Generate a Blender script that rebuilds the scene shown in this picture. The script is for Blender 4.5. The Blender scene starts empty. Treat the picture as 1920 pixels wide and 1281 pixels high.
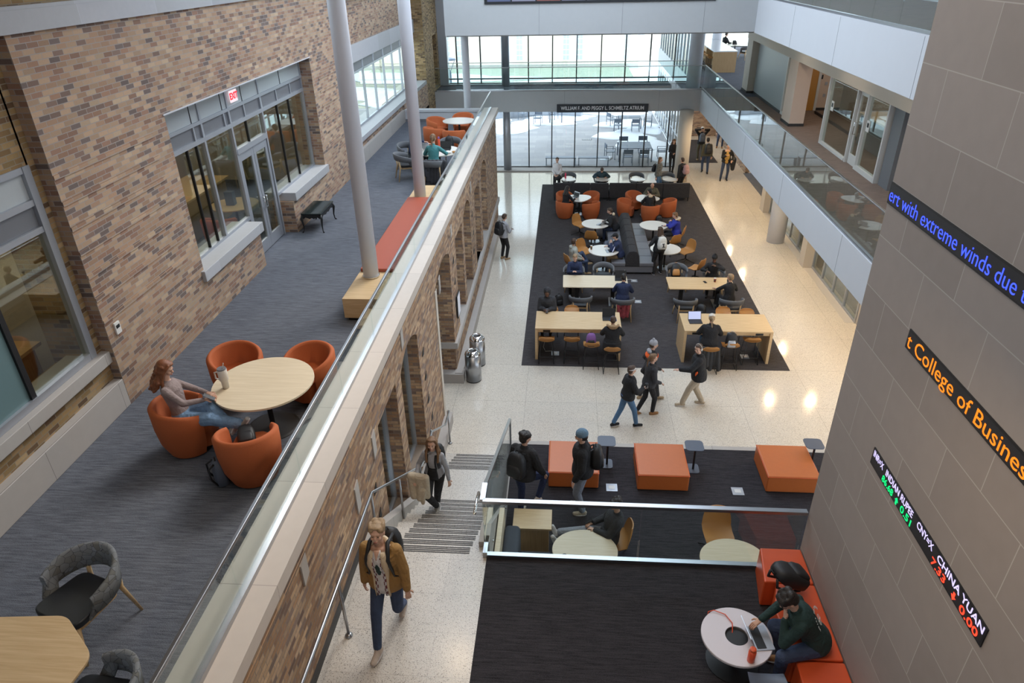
import bpy, math, random
from mathutils import Vector, Matrix, Quaternion, noise as mnoise
PI = math.pi
SC = bpy.context.scene
COL = SC.collection
# ---------------------------------------------------------------- camera
CR = ((0.9972275, 0.0181191, -0.0721730), (0.0718377, -0.4873514, 0.8702459), (-0.0194055, -0.8730179, -0.4873018))
EYE = Vector((0, 0, 10))
FPX = 1298.0
cd = bpy.data.cameras.new('camera'); cam = bpy.data.objects.new('camera', cd); COL.objects.link(cam)
cd.sensor_width = 36; cd.lens = 36 * FPX / 1920; cd.clip_end = 400; cd.clip_start = 0.05
cam.matrix_world = Matrix(((CR[0][0], -CR[0][1], -CR[0][2], 0), (CR[1][0], -CR[1][1], -CR[1][2], 0),
                           (CR[2][0], -CR[2][1], -CR[2][2], 10), (0, 0, 0, 1)))
SC.camera = cam
SC.view_settings.view_transform = 'Standard'; SC.view_settings.look = 'None'
SC.view_settings.gamma = 1; SC.view_settings.use_curve_mapping = False
SC.view_settings.exposure = 0.33
SC.cycles.use_denoising = True
SC.cycles.max_bounces = 8; SC.cycles.transparent_max_bounces = 16; SC.cycles.glossy_bounces = 4
SC.cycles.sample_clamp_indirect = 6
# ---------------------------------------------------------------- sky
w = bpy.data.worlds.new('sky'); SC.world = w; w.use_nodes = True
nt = w.node_tree; nt.nodes.clear()
bg = nt.nodes.new('ShaderNodeBackground'); out = nt.nodes.new('ShaderNodeOutputWorld')
bg.inputs[0].default_value = (0.74, 0.86, 1.0, 1); bg.inputs[1].default_value = 3.6
nt.links.new(bg.outputs[0], out.inputs[0])
def area(name, loc, size, power, col, rot=(0, 0, 0), spread=PI):
    l = bpy.data.lights.new(name, 'AREA'); l.shape = 'RECTANGLE'; l.size, l.size_y = size; l.energy = power; l.color = col; l.spread = spread
    o = bpy.data.objects.new(name, l); o.location = loc; o.rotation_euler = rot; COL.objects.link(o); return o
def sun(name, power, col, rot, ang):
    l = bpy.data.lights.new(name, 'SUN'); l.energy = power; l.color = col; l.angle = ang
    o = bpy.data.objects.new(name, l); o.rotation_euler = rot; COL.objects.link(o); return o
sun('hazy_sun', 1.3, (1.0, 0.95, 0.88), (math.radians(48), 0, math.radians(150)), 0.35)
# daylight entering by the big glass wall, the rooms' own ceiling lights, added pier fill
for loc, size, rot in (((0, 37.3, 6.4), (12.6, 13), (PI / 2, 0, PI)), ((0, 21, 13.2), (8, 18), (0, 0, 0))):
    area('sky_portal', loc, size, 1, (1, 1, 1), rot).data.cycles.is_portal = True
for y in (13, 16.5, 20, 23.5, 27, 30.5, 33.5):
    for x in (7.0, 8.35): area('aisle_downlight', (x, y, 3.28), (0.09, 0.09), 26, (1.0, 0.74, 0.42))
for y in (17, 21.5, 26, 30.5):
    area('balcony_downlight', (7.4, y, 7.5), (0.2, 0.2), 46, (1.0, 0.84, 0.64))
for x, y in ((-1.0, 3.5), (1.6, 4.0), (-1.9, 8.8)):
    area('bridge_downlight', (x, y, 7.45), (0.25, 0.25), 16, (1.0, 0.74, 0.45))
for x, y in ((-1.2, 3.2), (-1.2, 7.2), (1.2, 5.2), (1.2, 9.2)):
    area('pier_fill_light', (x, y, 12.8), (.6, .6), 42, (1.0, 0.90, 0.80))  # added fill from unseen lamps overhead, brightens the stone pier and landing
area('lobby_light', (8.5, 41, 3.9), (3.5, 6), 110, (1.0, 0.82, 0.58))
area('office_light', (-8.8, 14, 8.1), (2.5, 8), 75, (1.0, 0.82, 0.55))
area('office_light', (-8.8, 6, 8.1), (2.5, 4), 34, (1.0, 0.8, 0.5))
area('study_room_light', (10.3, 24, 7.4), (2, 10), 60, (1.0, 0.88, 0.72))
# ---------------------------------------------------------------- helpers
def at(u, v, z):
    """point of the horizontal plane z seen at pixel (u, v) of the 1920x1281 frame"""
    c = ((u - 960), (v - 640.5), FPX)
    d = Vector([CR[i][0] * c[0] + CR[i][1] * c[1] + CR[i][2] * c[2] for i in range(3)])
    return EYE + d * ((z - 10) / d.z)
def atx(u, v, x):
    c = ((u - 960), (v - 640.5), FPX)
    d = Vector([CR[i][0] * c[0] + CR[i][1] * c[1] + CR[i][2] * c[2] for i in range(3)])
    return EYE + d * (x / d.x)
class MB:
    def __init__(s): s.v = []; s.f = []
    def add(s, vs, fs):
        n = len(s.v); s.v += [tuple(p) for p in vs]; s.f += [tuple(i + n for i in f) for f in fs]; return s
    def box(s, x0, x1, y0, y1, z0, z1):
        v = [(x, y, z) for z in (z0, z1) for y in (y0, y1) for x in (x0, x1)]
        return s.add(v, [(0, 2, 3, 1), (4, 5, 7, 6), (0, 1, 5, 4), (2, 6, 7, 3), (0, 4, 6, 2), (1, 3, 7, 5)])
    def bar(s, a, b, wx, wz, up=(0, 0, 1)):
        """rectangular bar from a to b"""
        a = Vector(a); b = Vector(b); d = (b - a).normalized(); up = Vector(up)
        if abs(d.dot(up)) > .99: up = Vector((0, 1, 0))
        r = d.cross(up).normalized(); u = r.cross(d)
        v = [p + r * (wx / 2 * i) + u * (wz / 2 * j) for p in (a, b) for i, j in ((-1, -1), (1, -1), (1, 1), (-1, 1))]
        return s.add(v, [(3, 2, 1, 0), (4, 5, 6, 7), (0, 1, 5, 4), (1, 2, 6, 5), (2, 3, 7, 6), (3, 0, 4, 7)])
    def tube(s, pts, r, n=8, cap=True):
        pts = [Vector(p) for p in pts]; m = len(pts)
        rs = r if isinstance(r, (list, tuple)) else [r] * m
        rings = []; prev = None
        for i, p in enumerate(pts):
            d = (pts[min(i + 1, m - 1)] - pts[max(i - 1, 0)]).normalized()
            if prev is None:
                prev = d.orthogonal().normalized()
            u = (prev - d * prev.dot(d))
            u = u.normalized() if u.length > 1e-6 else d.orthogonal().normalized()
            prev = u; w_ = d.cross(u)
            rings += [p + (u * math.cos(2 * PI * k / n) + w_ * math.sin(2 * PI * k / n)) * rs[i] for k in range(n)]
        f = [(i * n + k, i * n + (k + 1) % n, (i + 1) * n + (k + 1) % n, (i + 1) * n + k) for i in range(m - 1) for k in range(n)]
        if cap: f += [tuple(reversed(range(n))), tuple(range((m - 1) * n, m * n))]
        return s.add(rings, f)
    def lathe(s, prof, c=(0, 0, 0), n=24, sx=1, sy=1, cap=True):
        v = [(c[0] + r * sx * math.cos(2 * PI * k / n), c[1] + r * sy * math.sin(2 * PI * k / n), c[2] + z) for r, z in prof for k in range(n)]
        m = len(prof)
        f = [(i * n + k, i * n + (k + 1) % n, (i + 1) * n + (k + 1) % n, (i + 1) * n + k) for i in range(m - 1) for k in range(n)]
        if cap: f += [tuple(reversed(range(n))), tuple(range((m - 1) * n, m * n))]
        return s.add(v, f)
    def prism(s, poly, z0, z1, ax='z', base=0.0):
        """poly of 2-D points extruded; ax z:(x,y) x:(y,z) y:(x,z)"""
        n = len(poly)
        def m(p, h):
            return (p[0], p[1], h) if ax == 'z' else ((h, p[0], p[1]) if ax == 'x' else (p[0], h, p[1]))
        v = [m(p, z0) for p in poly] + [m(p, z1) for p in poly]
        return s.add(v, [tuple(reversed(range(n))), tuple(range(n, 2 * n))] + [(i, (i + 1) % n, n + (i + 1) % n, n + i) for i in range(n)])
    def grid(s, rows, closed_u=False, caps=False):
        """rows: list of equal length point rings"""
        n = len(rows[0]); m = len(rows); v = [p for r in rows for p in r]
        f = [(i * n + k, i * n + (k + 1) % n, (i + 1) * n + (k + 1) % n, (i + 1) * n + k) for i in range(m - 1) for k in range(n if closed_u else n - 1)]
        if caps and closed_u: f += [tuple(reversed(range(n))), tuple(range((m - 1) * n, m * n))]
        return s.add(v, f)
    def ell(s, c, r, n=14, m=9, top=1.0):
        rows = []
        for i in range(m + 1):
            t = -PI / 2 + PI * i / m
            rows.append([(c[0] + r[0] * max(math.cos(t), 1e-3) * math.cos(2 * PI * k / n), c[1] + r[1] * max(math.cos(t), 1e-3) * math.sin(2 * PI * k / n), c[2] + r[2] * math.sin(t)) for k in range(n)])
        return s.grid(rows, True, True)
    def xf(s, m):
        s.v = [tuple(m @ Vector(p)) for p in s.v]; return s
    def build(s, name, mt, parent=None, smooth=False, bev=0, seg=2, loc=None, recalc=True):
        if not isinstance(mt, list) and mt.name in ('aluminium_frame', 'painted_frame', 'dark_bronze') and len(s.v) % 8 == 0 and len(s.v) > 8:
            for i in range(0, len(s.v), 8):   # keep crossing bars from sharing a face plane
                e = (i // 8 % 7) * .0007; b8 = s.v[i:i + 8]; mn = [min(q[k] for q in b8) for k in range(3)]; mx_ = [max(q[k] for q in b8) for k in range(3)]
                for q in range(8): s.v[i + q] = tuple(c + (e if c < (mn[k] + mx_[k]) / 2 else -e) for k, c in enumerate(b8[q]))
        me = bpy.data.meshes.new(name); me.from_pydata([tuple(p) for p in s.v], [], s.f); me.validate()
        if recalc:
            import bmesh
            b = bmesh.new(); b.from_mesh(me); bmesh.ops.recalc_face_normals(b, faces=b.faces); b.to_mesh(me); b.free()
        o = bpy.data.objects.new(name, me); COL.objects.link(o)
        for m_ in (mt if isinstance(mt, list) else [mt]): me.materials.append(m_)
        if smooth:
            for p in me.polygons: p.use_smooth = True
        if bev:
            b = o.modifiers.new('b', 'BEVEL'); b.width = bev; b.segments = seg; b.limit_method = 'ANGLE'; b.angle_limit = .6
            for p in me.polygons: p.use_smooth = True
            wn = o.modifiers.new('wn', 'WEIGHTED_NORMAL'); wn.keep_sharp = True
        if parent: o.parent = parent
        if loc: o.location = loc
        return o
def sharp(o, a=0.7):
    o.data.shade_auto = None if False else None
    return o
def thing(name, label, cat, loc=(0, 0, 0), rz=0, group=None):
    o = bpy.data.objects.new(name, None); COL.objects.link(o); o.empty_display_size = .1
    o.location = loc; o.rotation_euler = (0, 0, rz); o['label'] = label; o['category'] = cat
    if group: o['group'] = group
    return o
def tag(o, label, cat, group=None):
    o['label'] = label; o['category'] = cat
    if group: o['group'] = group
    return o
def struct(o, label=None):
    o['kind'] = 'structure'
    if label: o['label'] = label
    return o
def children(o, pool=None):
    return [c for c in COL.objects if c.parent == o]
KIDS = {}
def clone(root, loc, rz=0, label=None, group=None):
    if root.name not in KIDS:
        KIDS[root.name] = [(c, [g for g in COL.objects if g.parent == c]) for c in COL.objects if c.parent == root]
    r = root.copy(); COL.objects.link(r); r.location = loc; r.rotation_euler = (0, 0, rz)
    if label: r['label'] = label
    if group: r['group'] = group
    for c, gs in KIDS[root.name]:
        d = c.copy(); COL.objects.link(d); d.parent = r
        for g in gs:
            e = g.copy(); COL.objects.link(e); e.parent = d
    return r
def kinds(first, loc, rz, label, group=None):
    first.location = loc; first.rotation_euler = (0, 0, rz); first['label'] = label
    if group: first['group'] = group
    return first
class Proto:
    """the first placing moves the prototype itself, later ones copy it"""
    def __init__(s, root): s.r = root; s.used = False
    def __call__(s, loc, rz, label, group=None):
        if not s.used:
            s.used = True; return kinds(s.r, loc, rz, label, group)
        return clone(s.r, loc, rz, label, group)
# ---------------------------------------------------------------- materials
MATS = {}
def newmat(name):
    m = bpy.data.materials.new(name); m.use_nodes = True; MATS[name] = m
    return m, m.node_tree.nodes, m.node_tree.links, m.node_tree.nodes['Principled BSDF']
def N(nodes, t, **k):
    n = nodes.new(t)
    for a, b in k.items(): setattr(n, a, b)
    return n
def mth(nodes, links, op, a, b=None, c=None):
    n = nodes.new('ShaderNodeMath'); n.operation = op
    for i, x in enumerate((a, b, c)):
        if x is None: continue
        if isinstance(x, (int, float)): n.inputs[i].default_value = x
        else: links.new(x, n.inputs[i])
    return n.outputs[0]
def plain(name, col, rough=.5, metal=0, var=.06, scale=40, bump=0, spec=.5, coat=0):
    m, n, l, p = newmat(name)
    p.inputs['Roughness'].default_value = rough; p.inputs['Metallic'].default_value = metal
    p.inputs['Specular IOR Level'].default_value = spec; p.inputs['Coat Weight'].default_value = coat
    tc = N(n, 'ShaderNodeTexCoord'); nz = N(n, 'ShaderNodeTexNoise'); nz.inputs['Scale'].default_value = scale; nz.inputs['Detail'].default_value = 4
    l.new(tc.outputs['Object'], nz.inputs['Vector'])
    mr = N(n, 'ShaderNodeMapRange'); mr.inputs[3].default_value = 1 - var; mr.inputs[4].default_value = 1 + var
    l.new(nz.outputs[0], mr.inputs[0])
    mx = N(n, 'ShaderNodeVectorMath', operation='SCALE'); mx.inputs[0].default_value = col[:3]; l.new(mr.outputs[0], mx.inputs['Scale'])
    l.new(mx.outputs[0], p.inputs['Base Color'])
    if bump:
        b = N(n, 'ShaderNodeBump'); b.inputs['Strength'].default_value = bump; b.inputs['Distance'].default_value = .01
        l.new(nz.outputs[0], b.inputs['Height']); l.new(b.outputs[0], p.inputs['Normal'])
    return m
def emis(name, col, s):
    m, n, l, p = newmat(name); p.inputs['Base Color'].default_value = (*[c * .2 for c in col], 1)
    p.inputs['Emission Color'].default_value = (*col, 1); p.inputs['Emission Strength'].default_value = s; return m
def glass(name, tint=(.9, .97, .94), refl=1.0, ior=1.5):
    m, n, l, p = newmat(name); n.remove(p)
    o = n['Material Output']; t = N(n, 'ShaderNodeBsdfTransparent'); g = N(n, 'ShaderNodeBsdfGlossy'); mx = N(n, 'ShaderNodeMixShader'); fr = N(n, 'ShaderNodeLayerWeight')
    t.inputs[0].default_value = (*tint, 1); g.inputs['Roughness'].default_value = 0; g.inputs[0].default_value = (refl, refl, refl, 1)
    f0 = ((ior - 1) / (ior + 1)) ** 2; pw = mth(n, l, 'POWER', fr.outputs[1], 5.0)
    fr.inputs[0].default_value = .5
    l.new(mth(n, l, 'ADD', mth(n, l, 'MULTIPLY', pw, 1 - f0), f0), mx.inputs[0]); l.new(t.outputs[0], mx.inputs[1]); l.new(g.outputs[0], mx.inputs[2]); l.new(mx.outputs[0], o.inputs[0])
    return m
def blocks(name, cols, W, H, mortar, mcol, rough=.8, offs=.5, phase=(0, 0), floor=False, var=.12, nscale=60, bump=.4, coat=0, jit=0.0):
    """running-bond blocks laid in world space; cols = list of (pos, rgb) for a ramp"""
    m, n, l, p = newmat(name); M = lambda *a: mth(n, l, *a)
    g = N(n, 'ShaderNodeNewGeometry'); sp = N(n, 'ShaderNodeSeparateXYZ'); l.new(g.outputs['Position'], sp.inputs[0])
    X, Y, Z = sp.outputs
    if floor: U, V = X, Y
    else:
        sn = N(n, 'ShaderNodeSeparateXYZ'); l.new(g.outputs['Normal'], sn.inputs[0])
        ax = M('ABSOLUTE', sn.outputs[0]); sel = M('GREATER_THAN', ax, .7)
        U = M('ADD', M('MULTIPLY', Y, sel), M('MULTIPLY', X, M('SUBTRACT', 1, sel))); V = Z
    v = M('DIVIDE', M('ADD', V, phase[1]), H); row = M('FLOOR', v); fv = M('SUBTRACT', v, row)
    sh = M('MULTIPLY', M('MODULO', M('ABSOLUTE', row), 2), offs)
    u = M('ADD', M('DIVIDE', M('ADD', U, phase[0]), W), sh); colm = M('FLOOR', u); fu = M('SUBTRACT', u, colm)
    cb = N(n, 'ShaderNodeCombineXYZ'); l.new(colm, cb.inputs[0]); l.new(row, cb.inputs[1])
    wn = N(n, 'ShaderNodeTexWhiteNoise'); wn.noise_dimensions = '2D'; l.new(cb.outputs[0], wn.inputs[0])
    rp = N(n, 'ShaderNodeValToRGB'); rp.color_ramp.interpolation = 'CONSTANT'
    el = rp.color_ramp.elements; el[0].position = cols[0][0]; el[0].color = (*cols[0][1], 1); el[1].position = cols[1][0] if len(cols) > 1 else 1; el[1].color = (*(cols[1][1] if len(cols) > 1 else cols[0][1]), 1)
    for q in cols[2:]:
        e = el.new(q[0]); e.color = (*q[1], 1)
    l.new(wn.outputs[0], rp.inputs[0])
    nz = N(n, 'ShaderNodeTexNoise'); nz.inputs['Scale'].default_value = nscale; nz.inputs['Detail'].default_value = 5; l.new(g.outputs['Position'], nz.inputs['Vector'])
    mr = N(n, 'ShaderNodeMapRange'); mr.inputs[3].default_value = 1 - var; mr.inputs[4].default_value = 1 + var; l.new(nz.outputs[0], mr.inputs[0])
    sc = N(n, 'ShaderNodeVectorMath', operation='SCALE'); l.new(rp.outputs[0], sc.inputs[0])
    sw = N(n, 'ShaderNodeSeparateColor'); l.new(wn.outputs['Color'], sw.inputs[0])
    l.new(M('MULTIPLY', mr.outputs[0], M('ADD', 1 - jit, M('MULTIPLY', sw.outputs[1], 2 * jit))), sc.inputs['Scale'])
    eu = M('MULTIPLY', M('MINIMUM', fu, M('SUBTRACT', 1, fu)), W); ev = M('MULTIPLY', M('MINIMUM', fv, M('SUBTRACT', 1, fv)), H)
    mask = M('LESS_THAN', M('MINIMUM', eu, ev), mortar / 2)
    mix = N(n, 'ShaderNodeMix', data_type='RGBA'); l.new(mask, mix.inputs[0]); l.new(sc.outputs[0], mix.inputs[6]); mix.inputs[7].default_value = (*mcol, 1)
    l.new(mix.outputs[2], p.inputs['Base Color']); p.inputs['Roughness'].default_value = rough; p.inputs['Coat Weight'].default_value = coat; p.inputs['Coat Roughness'].default_value = .08
    if bump:
        b = N(n, 'ShaderNodeBump'); b.inputs['Strength'].default_value = bump; b.inputs['Distance'].default_value = .006
        l.new(M('SUBTRACT', M('MULTIPLY', nz.outputs[0], .4), mask), b.inputs['Height']); l.new(b.outputs[0], p.inputs['Normal'])
    return m
def carpet(name, a, b, sx=1.5, sy=22, rough=.95):
    m, n, l, p = newmat(name)
    g = N(n, 'ShaderNodeNewGeometry'); mp = N(n, 'ShaderNodeVectorMath', operation='MULTIPLY'); mp.inputs[1].default_value = (sx, sy, 1); l.new(g.outputs['Position'], mp.inputs[0])
    z1 = N(n, 'ShaderNodeTexNoise'); z1.inputs['Scale'].default_value = 1.6; z1.inputs['Detail'].default_value = 6; z1.inputs['Roughness'].default_value = .7; l.new(mp.outputs[0], z1.inputs[0])
    z2 = N(n, 'ShaderNodeTexNoise'); z2.inputs['Scale'].default_value = 130; z2.inputs['Detail'].default_value = 2; l.new(g.outputs['Position'], z2.inputs[0])
    s = mth(n, l, 'ADD', mth(n, l, 'MULTIPLY', z1.outputs[0], .55), mth(n, l, 'MULTIPLY', z2.outputs[0], .45))
    r = N(n, 'ShaderNodeValToRGB'); r.color_ramp.elements[0].position = .36; r.color_ramp.elements[0].color = (*a, 1); r.color_ramp.elements[1].position = .64; r.color_ramp.elements[1].color = (*b, 1)
    l.new(s, r.inputs[0]); l.new(r.outputs[0], p.inputs['Base Color']); p.inputs['Roughness'].default_value = rough; p.inputs['Specular IOR Level'].default_value = .1
    bm = N(n, 'ShaderNodeBump'); bm.inputs['Strength'].default_value = .5; bm.inputs['Distance'].default_value = .01; l.new(z2.outputs[0], bm.inputs['Height']); l.new(bm.outputs[0], p.inputs['Normal'])
    return m
def terrazzo(name, base, tile, speck, joint, rough=.16):
    m = blocks(name, [(0, base), (.5, tuple(c * .97 for c in base))], tile, tile, .006, joint, rough=rough, offs=0, floor=True, var=.03, nscale=2, bump=0, phase=(-8.14, -16.53))
    n = m.node_tree.nodes; l = m.node_tree.links; p = n['Principled BSDF']; src = p.inputs['Base Color'].links[0].from_socket
    g = N(n, 'ShaderNodeNewGeometry'); vo = N(n, 'ShaderNodeTexVoronoi'); vo.inputs['Scale'].default_value = speck; l.new(g.outputs['Position'], vo.inputs[0])
    r = N(n, 'ShaderNodeValToRGB'); r.color_ramp.interpolation = 'CONSTANT'; e = r.color_ramp.elements
    e[0].color = (1.06, 1.05, 1.04, 1); e[1].position = .3; e[1].color = (.95, .95, .94, 1); q = e.new(.7); q.color = (.78, .76, .74, 1); q = e.new(.86); q.color = (.4, .38, .37, 1); q = e.new(.92); q.color = (1, .97, .92, 1)
    sp = N(n, 'ShaderNodeSeparateXYZ'); l.new(vo.outputs['Color'], sp.inputs[0]); l.new(sp.outputs[0], r.inputs[0])
    mx = N(n, 'ShaderNodeVectorMath', operation='MULTIPLY'); l.new(src, mx.inputs[0]); l.new(r.outputs[0], mx.inputs[1]); l.new(mx.outputs[0], p.inputs['Base Color'])
    return m
def wood(name, a, b, scale=(2, 40, 40), rough=.4):
    m, n, l, p = newmat(name)
    tc = N(n, 'ShaderNodeTexCoord'); mp = N(n, 'ShaderNodeVectorMath', operation='MULTIPLY'); mp.inputs[1].default_value = scale; l.new(tc.outputs['Object'], mp.inputs[0])
    z = N(n, 'ShaderNodeTexNoise'); z.inputs['Scale'].default_value = 1.3; z.inputs['Detail'].default_value = 5; z.inputs['Distortion'].default_value = .4; l.new(mp.outputs[0], z.inputs[0])
    r = N(n, 'ShaderNodeValToRGB'); r.color_ramp.elements[0].position = .3; r.color_ramp.elements[0].color = (*a, 1); r.color_ramp.elements[1].position = .7; r.color_ramp.elements[1].color = (*b, 1)
    l.new(z.outputs[0], r.inputs[0]); l.new(r.outputs[0], p.inputs['Base Color']); p.inputs['Roughness'].default_value = rough
    return m
TAN = (.36, .235, .135); BRICKC = [(0, (.40, .27, .175)), (.34, (.35, .22, .14)), (.56, (.27, .155, .105)), (.70, (.20, .13, .10)), (.79, (.155, .115, .10)), (.87, (.43, .31, .205)), (.95, (.31, .18, .115))]
M_brick = blocks('brick', BRICKC, .203, .0677, .010, (.33, .29, .26), rough=.85, jit=.16)
BRICK2 = [(0, (.27, .175, .075)), (.35, (.33, .21, .10)), (.6, (.20, .12, .05)), (.8, (.12, .07, .035)), (.92, (.36, .25, .13))]
M_brick_old = blocks('brick_old', BRICK2, .203, .0677, .011, (.25, .21, .15), rough=.9, bump=.7, jit=.2)
BRICK3 = [(0, (.40, .27, .17)), (.25, (.34, .20, .11)), (.5, (.26, .15, .09)), (.68, (.21, .145, .115)), (.8, (.44, .29, .17)), (.92, (.18, .11, .08))]
M_brick_hall = blocks('brick_hall', BRICK3, .203, .0677, .010, (.24, .19, .15), rough=.9, bump=.8, var=.25, nscale=25, jit=.22)
M_stone = blocks('limestone', [(0, (.40, .37, .345)), (.5, (.43, .40, .37))], 1.6, 30, .008, (.22, .2, .18), rough=.7, offs=0, var=.05, nscale=9, bump=.1)
M_stone_band = blocks('limestone_band', [(0, (.36, .36, .37)), (.4, (.41, .41, .42)), (.7, (.44, .44, .46))], 1.9, 30, .008, (.5, .52, .55), rough=.75, offs=0, var=.05, nscale=12, bump=.1)
M_coping = blocks('coping_stone', [(0, (.52, .46, .41)), (.5, (.55, .485, .43))], 30, 1.5, .008, (.35, .3, .27), rough=.55, offs=0, floor=True, var=.05, nscale=7, bump=.05)
M_pillar = blocks('pillar_stone', [(0, (.29, .248, .224)), (.4, (.32, .276, .25)), (.75, (.305, .262, .236))], 1.08, .545, .009, (.44, .40, .37), rough=.75, offs=.5, phase=(.03, .18), var=.07, nscale=6, bump=.15)
M_terrazzo = terrazzo('terrazzo', (.64, .585, .51), 1.81, 115, (.34, .31, .27), .12)
M_terrazzo2 = terrazzo('terrazzo_landing', (.58, .545, .50), .603, 125, (.44, .41, .38), rough=.22)
M_rug = carpet('charcoal_carpet', (.028, .026, .027), (.088, .080, .083), 2.2, 28)
M_terr = carpet('terrace_carpet', (.017, .016, .018), (.058, .053, .059), 2.2, 28)
M_gal = carpet('gallery_carpet', (.055, .060, .073), (.185, .195, .225), 2.2, 28)
M_brown = carpet('brown_carpet', (.15, .105, .083), (.30, .22, .175), 2, 18)
M_white = plain('white_plaster', (.54, .55, .58), .7, var=.02, scale=3)
M_beam = plain('grey_plaster', (.42, .43, .44), .75, var=.03, scale=6)
M_cream = plain('cream_paint', (.56, .50, .43), .7, var=.02, scale=3)
M_peach = plain('warm_paint', (.60, .47, .38), .7, var=.02, scale=3)
M_alu = plain('aluminium_frame', (.42, .44, .48), .4, .6, var=.02)
M_aluw = plain('painted_frame', (.62, .61, .59), .45, .2, var=.02)
M_spandrel = plain('spandrel_panel', (.17, .175, .19), .5, .2, var=.05)
M_panel = plain('fritted_panel', (.42, .45, .46), .3, 0, var=.03)
M_steel = plain('brushed_steel', (.42, .43, .45), .32, 1, var=.04, scale=80)
M_chrome = plain('polished_steel', (.75, .75, .76), .08, 1, var=.02)
M_dark = plain('dark_bronze', (.03, .032, .036), .4, .4)
M_black = plain('black', (.012, .012, .013), .5)
M_base = plain('charcoal_base', (.03, .028, .028), .6)
M_glass = glass('clear_glass', (.95, .985, .98))
M_glass_rail = glass('railing_glass', (.915, .965, .955), 1.0, 1.6)
M_glass_win = glass('window_glass', (.80, .84, .80), 1.0, 1.9)
M_teal = plain('frosted_glass', (.13, .21, .22), .35, 0, var=.03)
M_gedge = plain('glass_edge', (.18, .55, .55), .15)
M_column = plain('white_column', (.62, .63, .68), .5, var=.02, scale=4)
M_oak = wood('oak', (.52, .35, .18), (.64, .46, .26))
M_oak_dark = wood('oak_dark', (.34, .21, .10), (.43, .28, .14), (40, 40, 2))
M_oak_pale = wood('oak_pale', (.58, .47, .32), (.68, .57, .41))
M_ltop = plain('white_laminate', (.66, .62, .56), .25, var=.02)
# ================================================================ STRUCTURE
Z1, Z2, ZG, R1 = .825, 2.64, 4.27, .165
def S(name, mb, m, **k): return struct(mb.build(name, m, **k))
S('floor', MB().box(-6.9, 6.3, 11, 37, -.2, 0).box(6.3, 20, 5, 44.5, -.2, 0), M_terrazzo)
S('floor', MB().box(-1.12, 6.18, 16.5, 33.9, 0.001, .012), M_rug)
S('floor', MB().box(6.5, 8.2, 38.0, 43.3, 0.001, .012), M_rug)
# raised lounge terrace and upper landing
S('floor', MB().box(-1.0, 8.2, 6.9, 11.88, .3, Z1), M_terr)
S('trim_1', MB().box(-1.1, 8.2, 11.88, 12.0, 0, Z1 + .004).box(-1.1, -1.0, 9.6, 11.88, 0, Z1 + .004), M_stone)
S('floor', MB().box(-2.81, -1.0, 9.91 - .0, 11.13, .3, Z1), M_terrazzo2)
S('floor', MB().box(-2.81, -1.0, -3, 7.13, 2.2, Z2), M_terrazzo2)
S('floor', MB().box(-1.0, 3.2, -3, 6.93, 2.2, Z2), M_terr)
S('wall_terrace', MB().box(-1.05, 3.3, 6.85, 6.93, Z1 - .4, Z2 - .002), M_cream)
# the two flights
st = MB(); gr = MB()
def flight(ytop, ztop, nr, tread, x0, x1):
    for i in range(nr):
        z = ztop - i * R1; y = ytop + i * tread
        if i: st.box(x0, x1, y - tread, y, z - R1 - .3, z)
        w0 = x0 + .28; w1 = x1 - .12
        for k in range(4): gr.box(w0, w1, y - .04 - k * .033, y - .022 - k * .033, z, z + .003)
flight(7.13, Z2, 11, .278, -2.62, -1.13); 
t = thing('staircase', 'pale terrazzo staircase with dark striped nosings beside the brick wall', 'stairs', (0, 0, 0))
st.build('flight', M_terrazzo2, t); gr.build('nosing_strips', M_base, t); st = MB(); gr = MB()
flight(11.13, Z1, 5, .2975, -2.62, -1.10)
st.build('flight', M_terrazzo2, t); gr.build('nosing_strips', M_base, t)
sk = MB().prism([(7.13, Z2 - .9), (7.13, Z2 + .10), (7.5, Z2 + .10), (10.0, Z1 + .10), (10.0, Z1 - .3)], -1.13, -.98, 'x')
sk.prism([(11.13, Z1 - .3), (11.13, Z1 + .05), (12.35, .12), (12.5, .0), (12.3, 0)], -2.81, -2.62, 'x')
sk.prism([(7.05, Z2 - .5), (7.05, Z2 + .12), (7.3, Z2 + .12), (10.1, Z1 + .15), (11.1, Z1 + .12), (11.1, .3)], -2.75, -2.60, 'x')
sk.build('skirt', M_stone, t)
# ---- brick hall wall under the gallery (x = -2.81) with its window bays
def arch_pts(y0, y1, zs, rise, n=8):
    return [(y0 + (y1 - y0) * k / n, zs + rise * (1 - (2 * k / n - 1) ** 2)) for k in range(n + 1)]
def wall_x(xf, xb, y0, y1, z0, z1, ops, m, name):
    mb = MB(); y = y0
    for (a, b, s, h, rise) in ops:
        mb.box(xb, xf, y, a, z0, z1)
        if s > z0: mb.box(xb, xf, a, b, z0, s)
        if rise:
            pts = arch_pts(a, b, h, rise)
            for (p, q) in zip(pts, pts[1:]): mb.prism([p, q, (q[0], z1), (p[0], z1)], xb, xf, 'x')
        else: mb.box(xb, xf, a, b, h, z1)
        y = b
    mb.box(xb, xf, y, y1, z0, z1)
    return struct(mb.build(name, m))
BAYS = [(8.50, 9.73, 1.15, 3.70, 0), (10.12, 11.60, .95, 3.62, .24), (13.75, 15.75, 0.0, 3.60, .27),
        (16.75, 18.0, 1.12, 3.62, 0), (18.35, 19.75, 1.15, 3.62, .27), (20.9, 22.2, 1.1, 3.62, 0), (22.75, 24.3, 1.02, 3.6, .29)]
wall_x(-2.81, -3.30, -3, 28.3, 0, 4.55, BAYS, M_brick_hall, 'wall_hall')
S('trim_2', MB().box(-2.81, -2.78, -3, 7.05, Z2, Z2 + .11), M_base)
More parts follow.
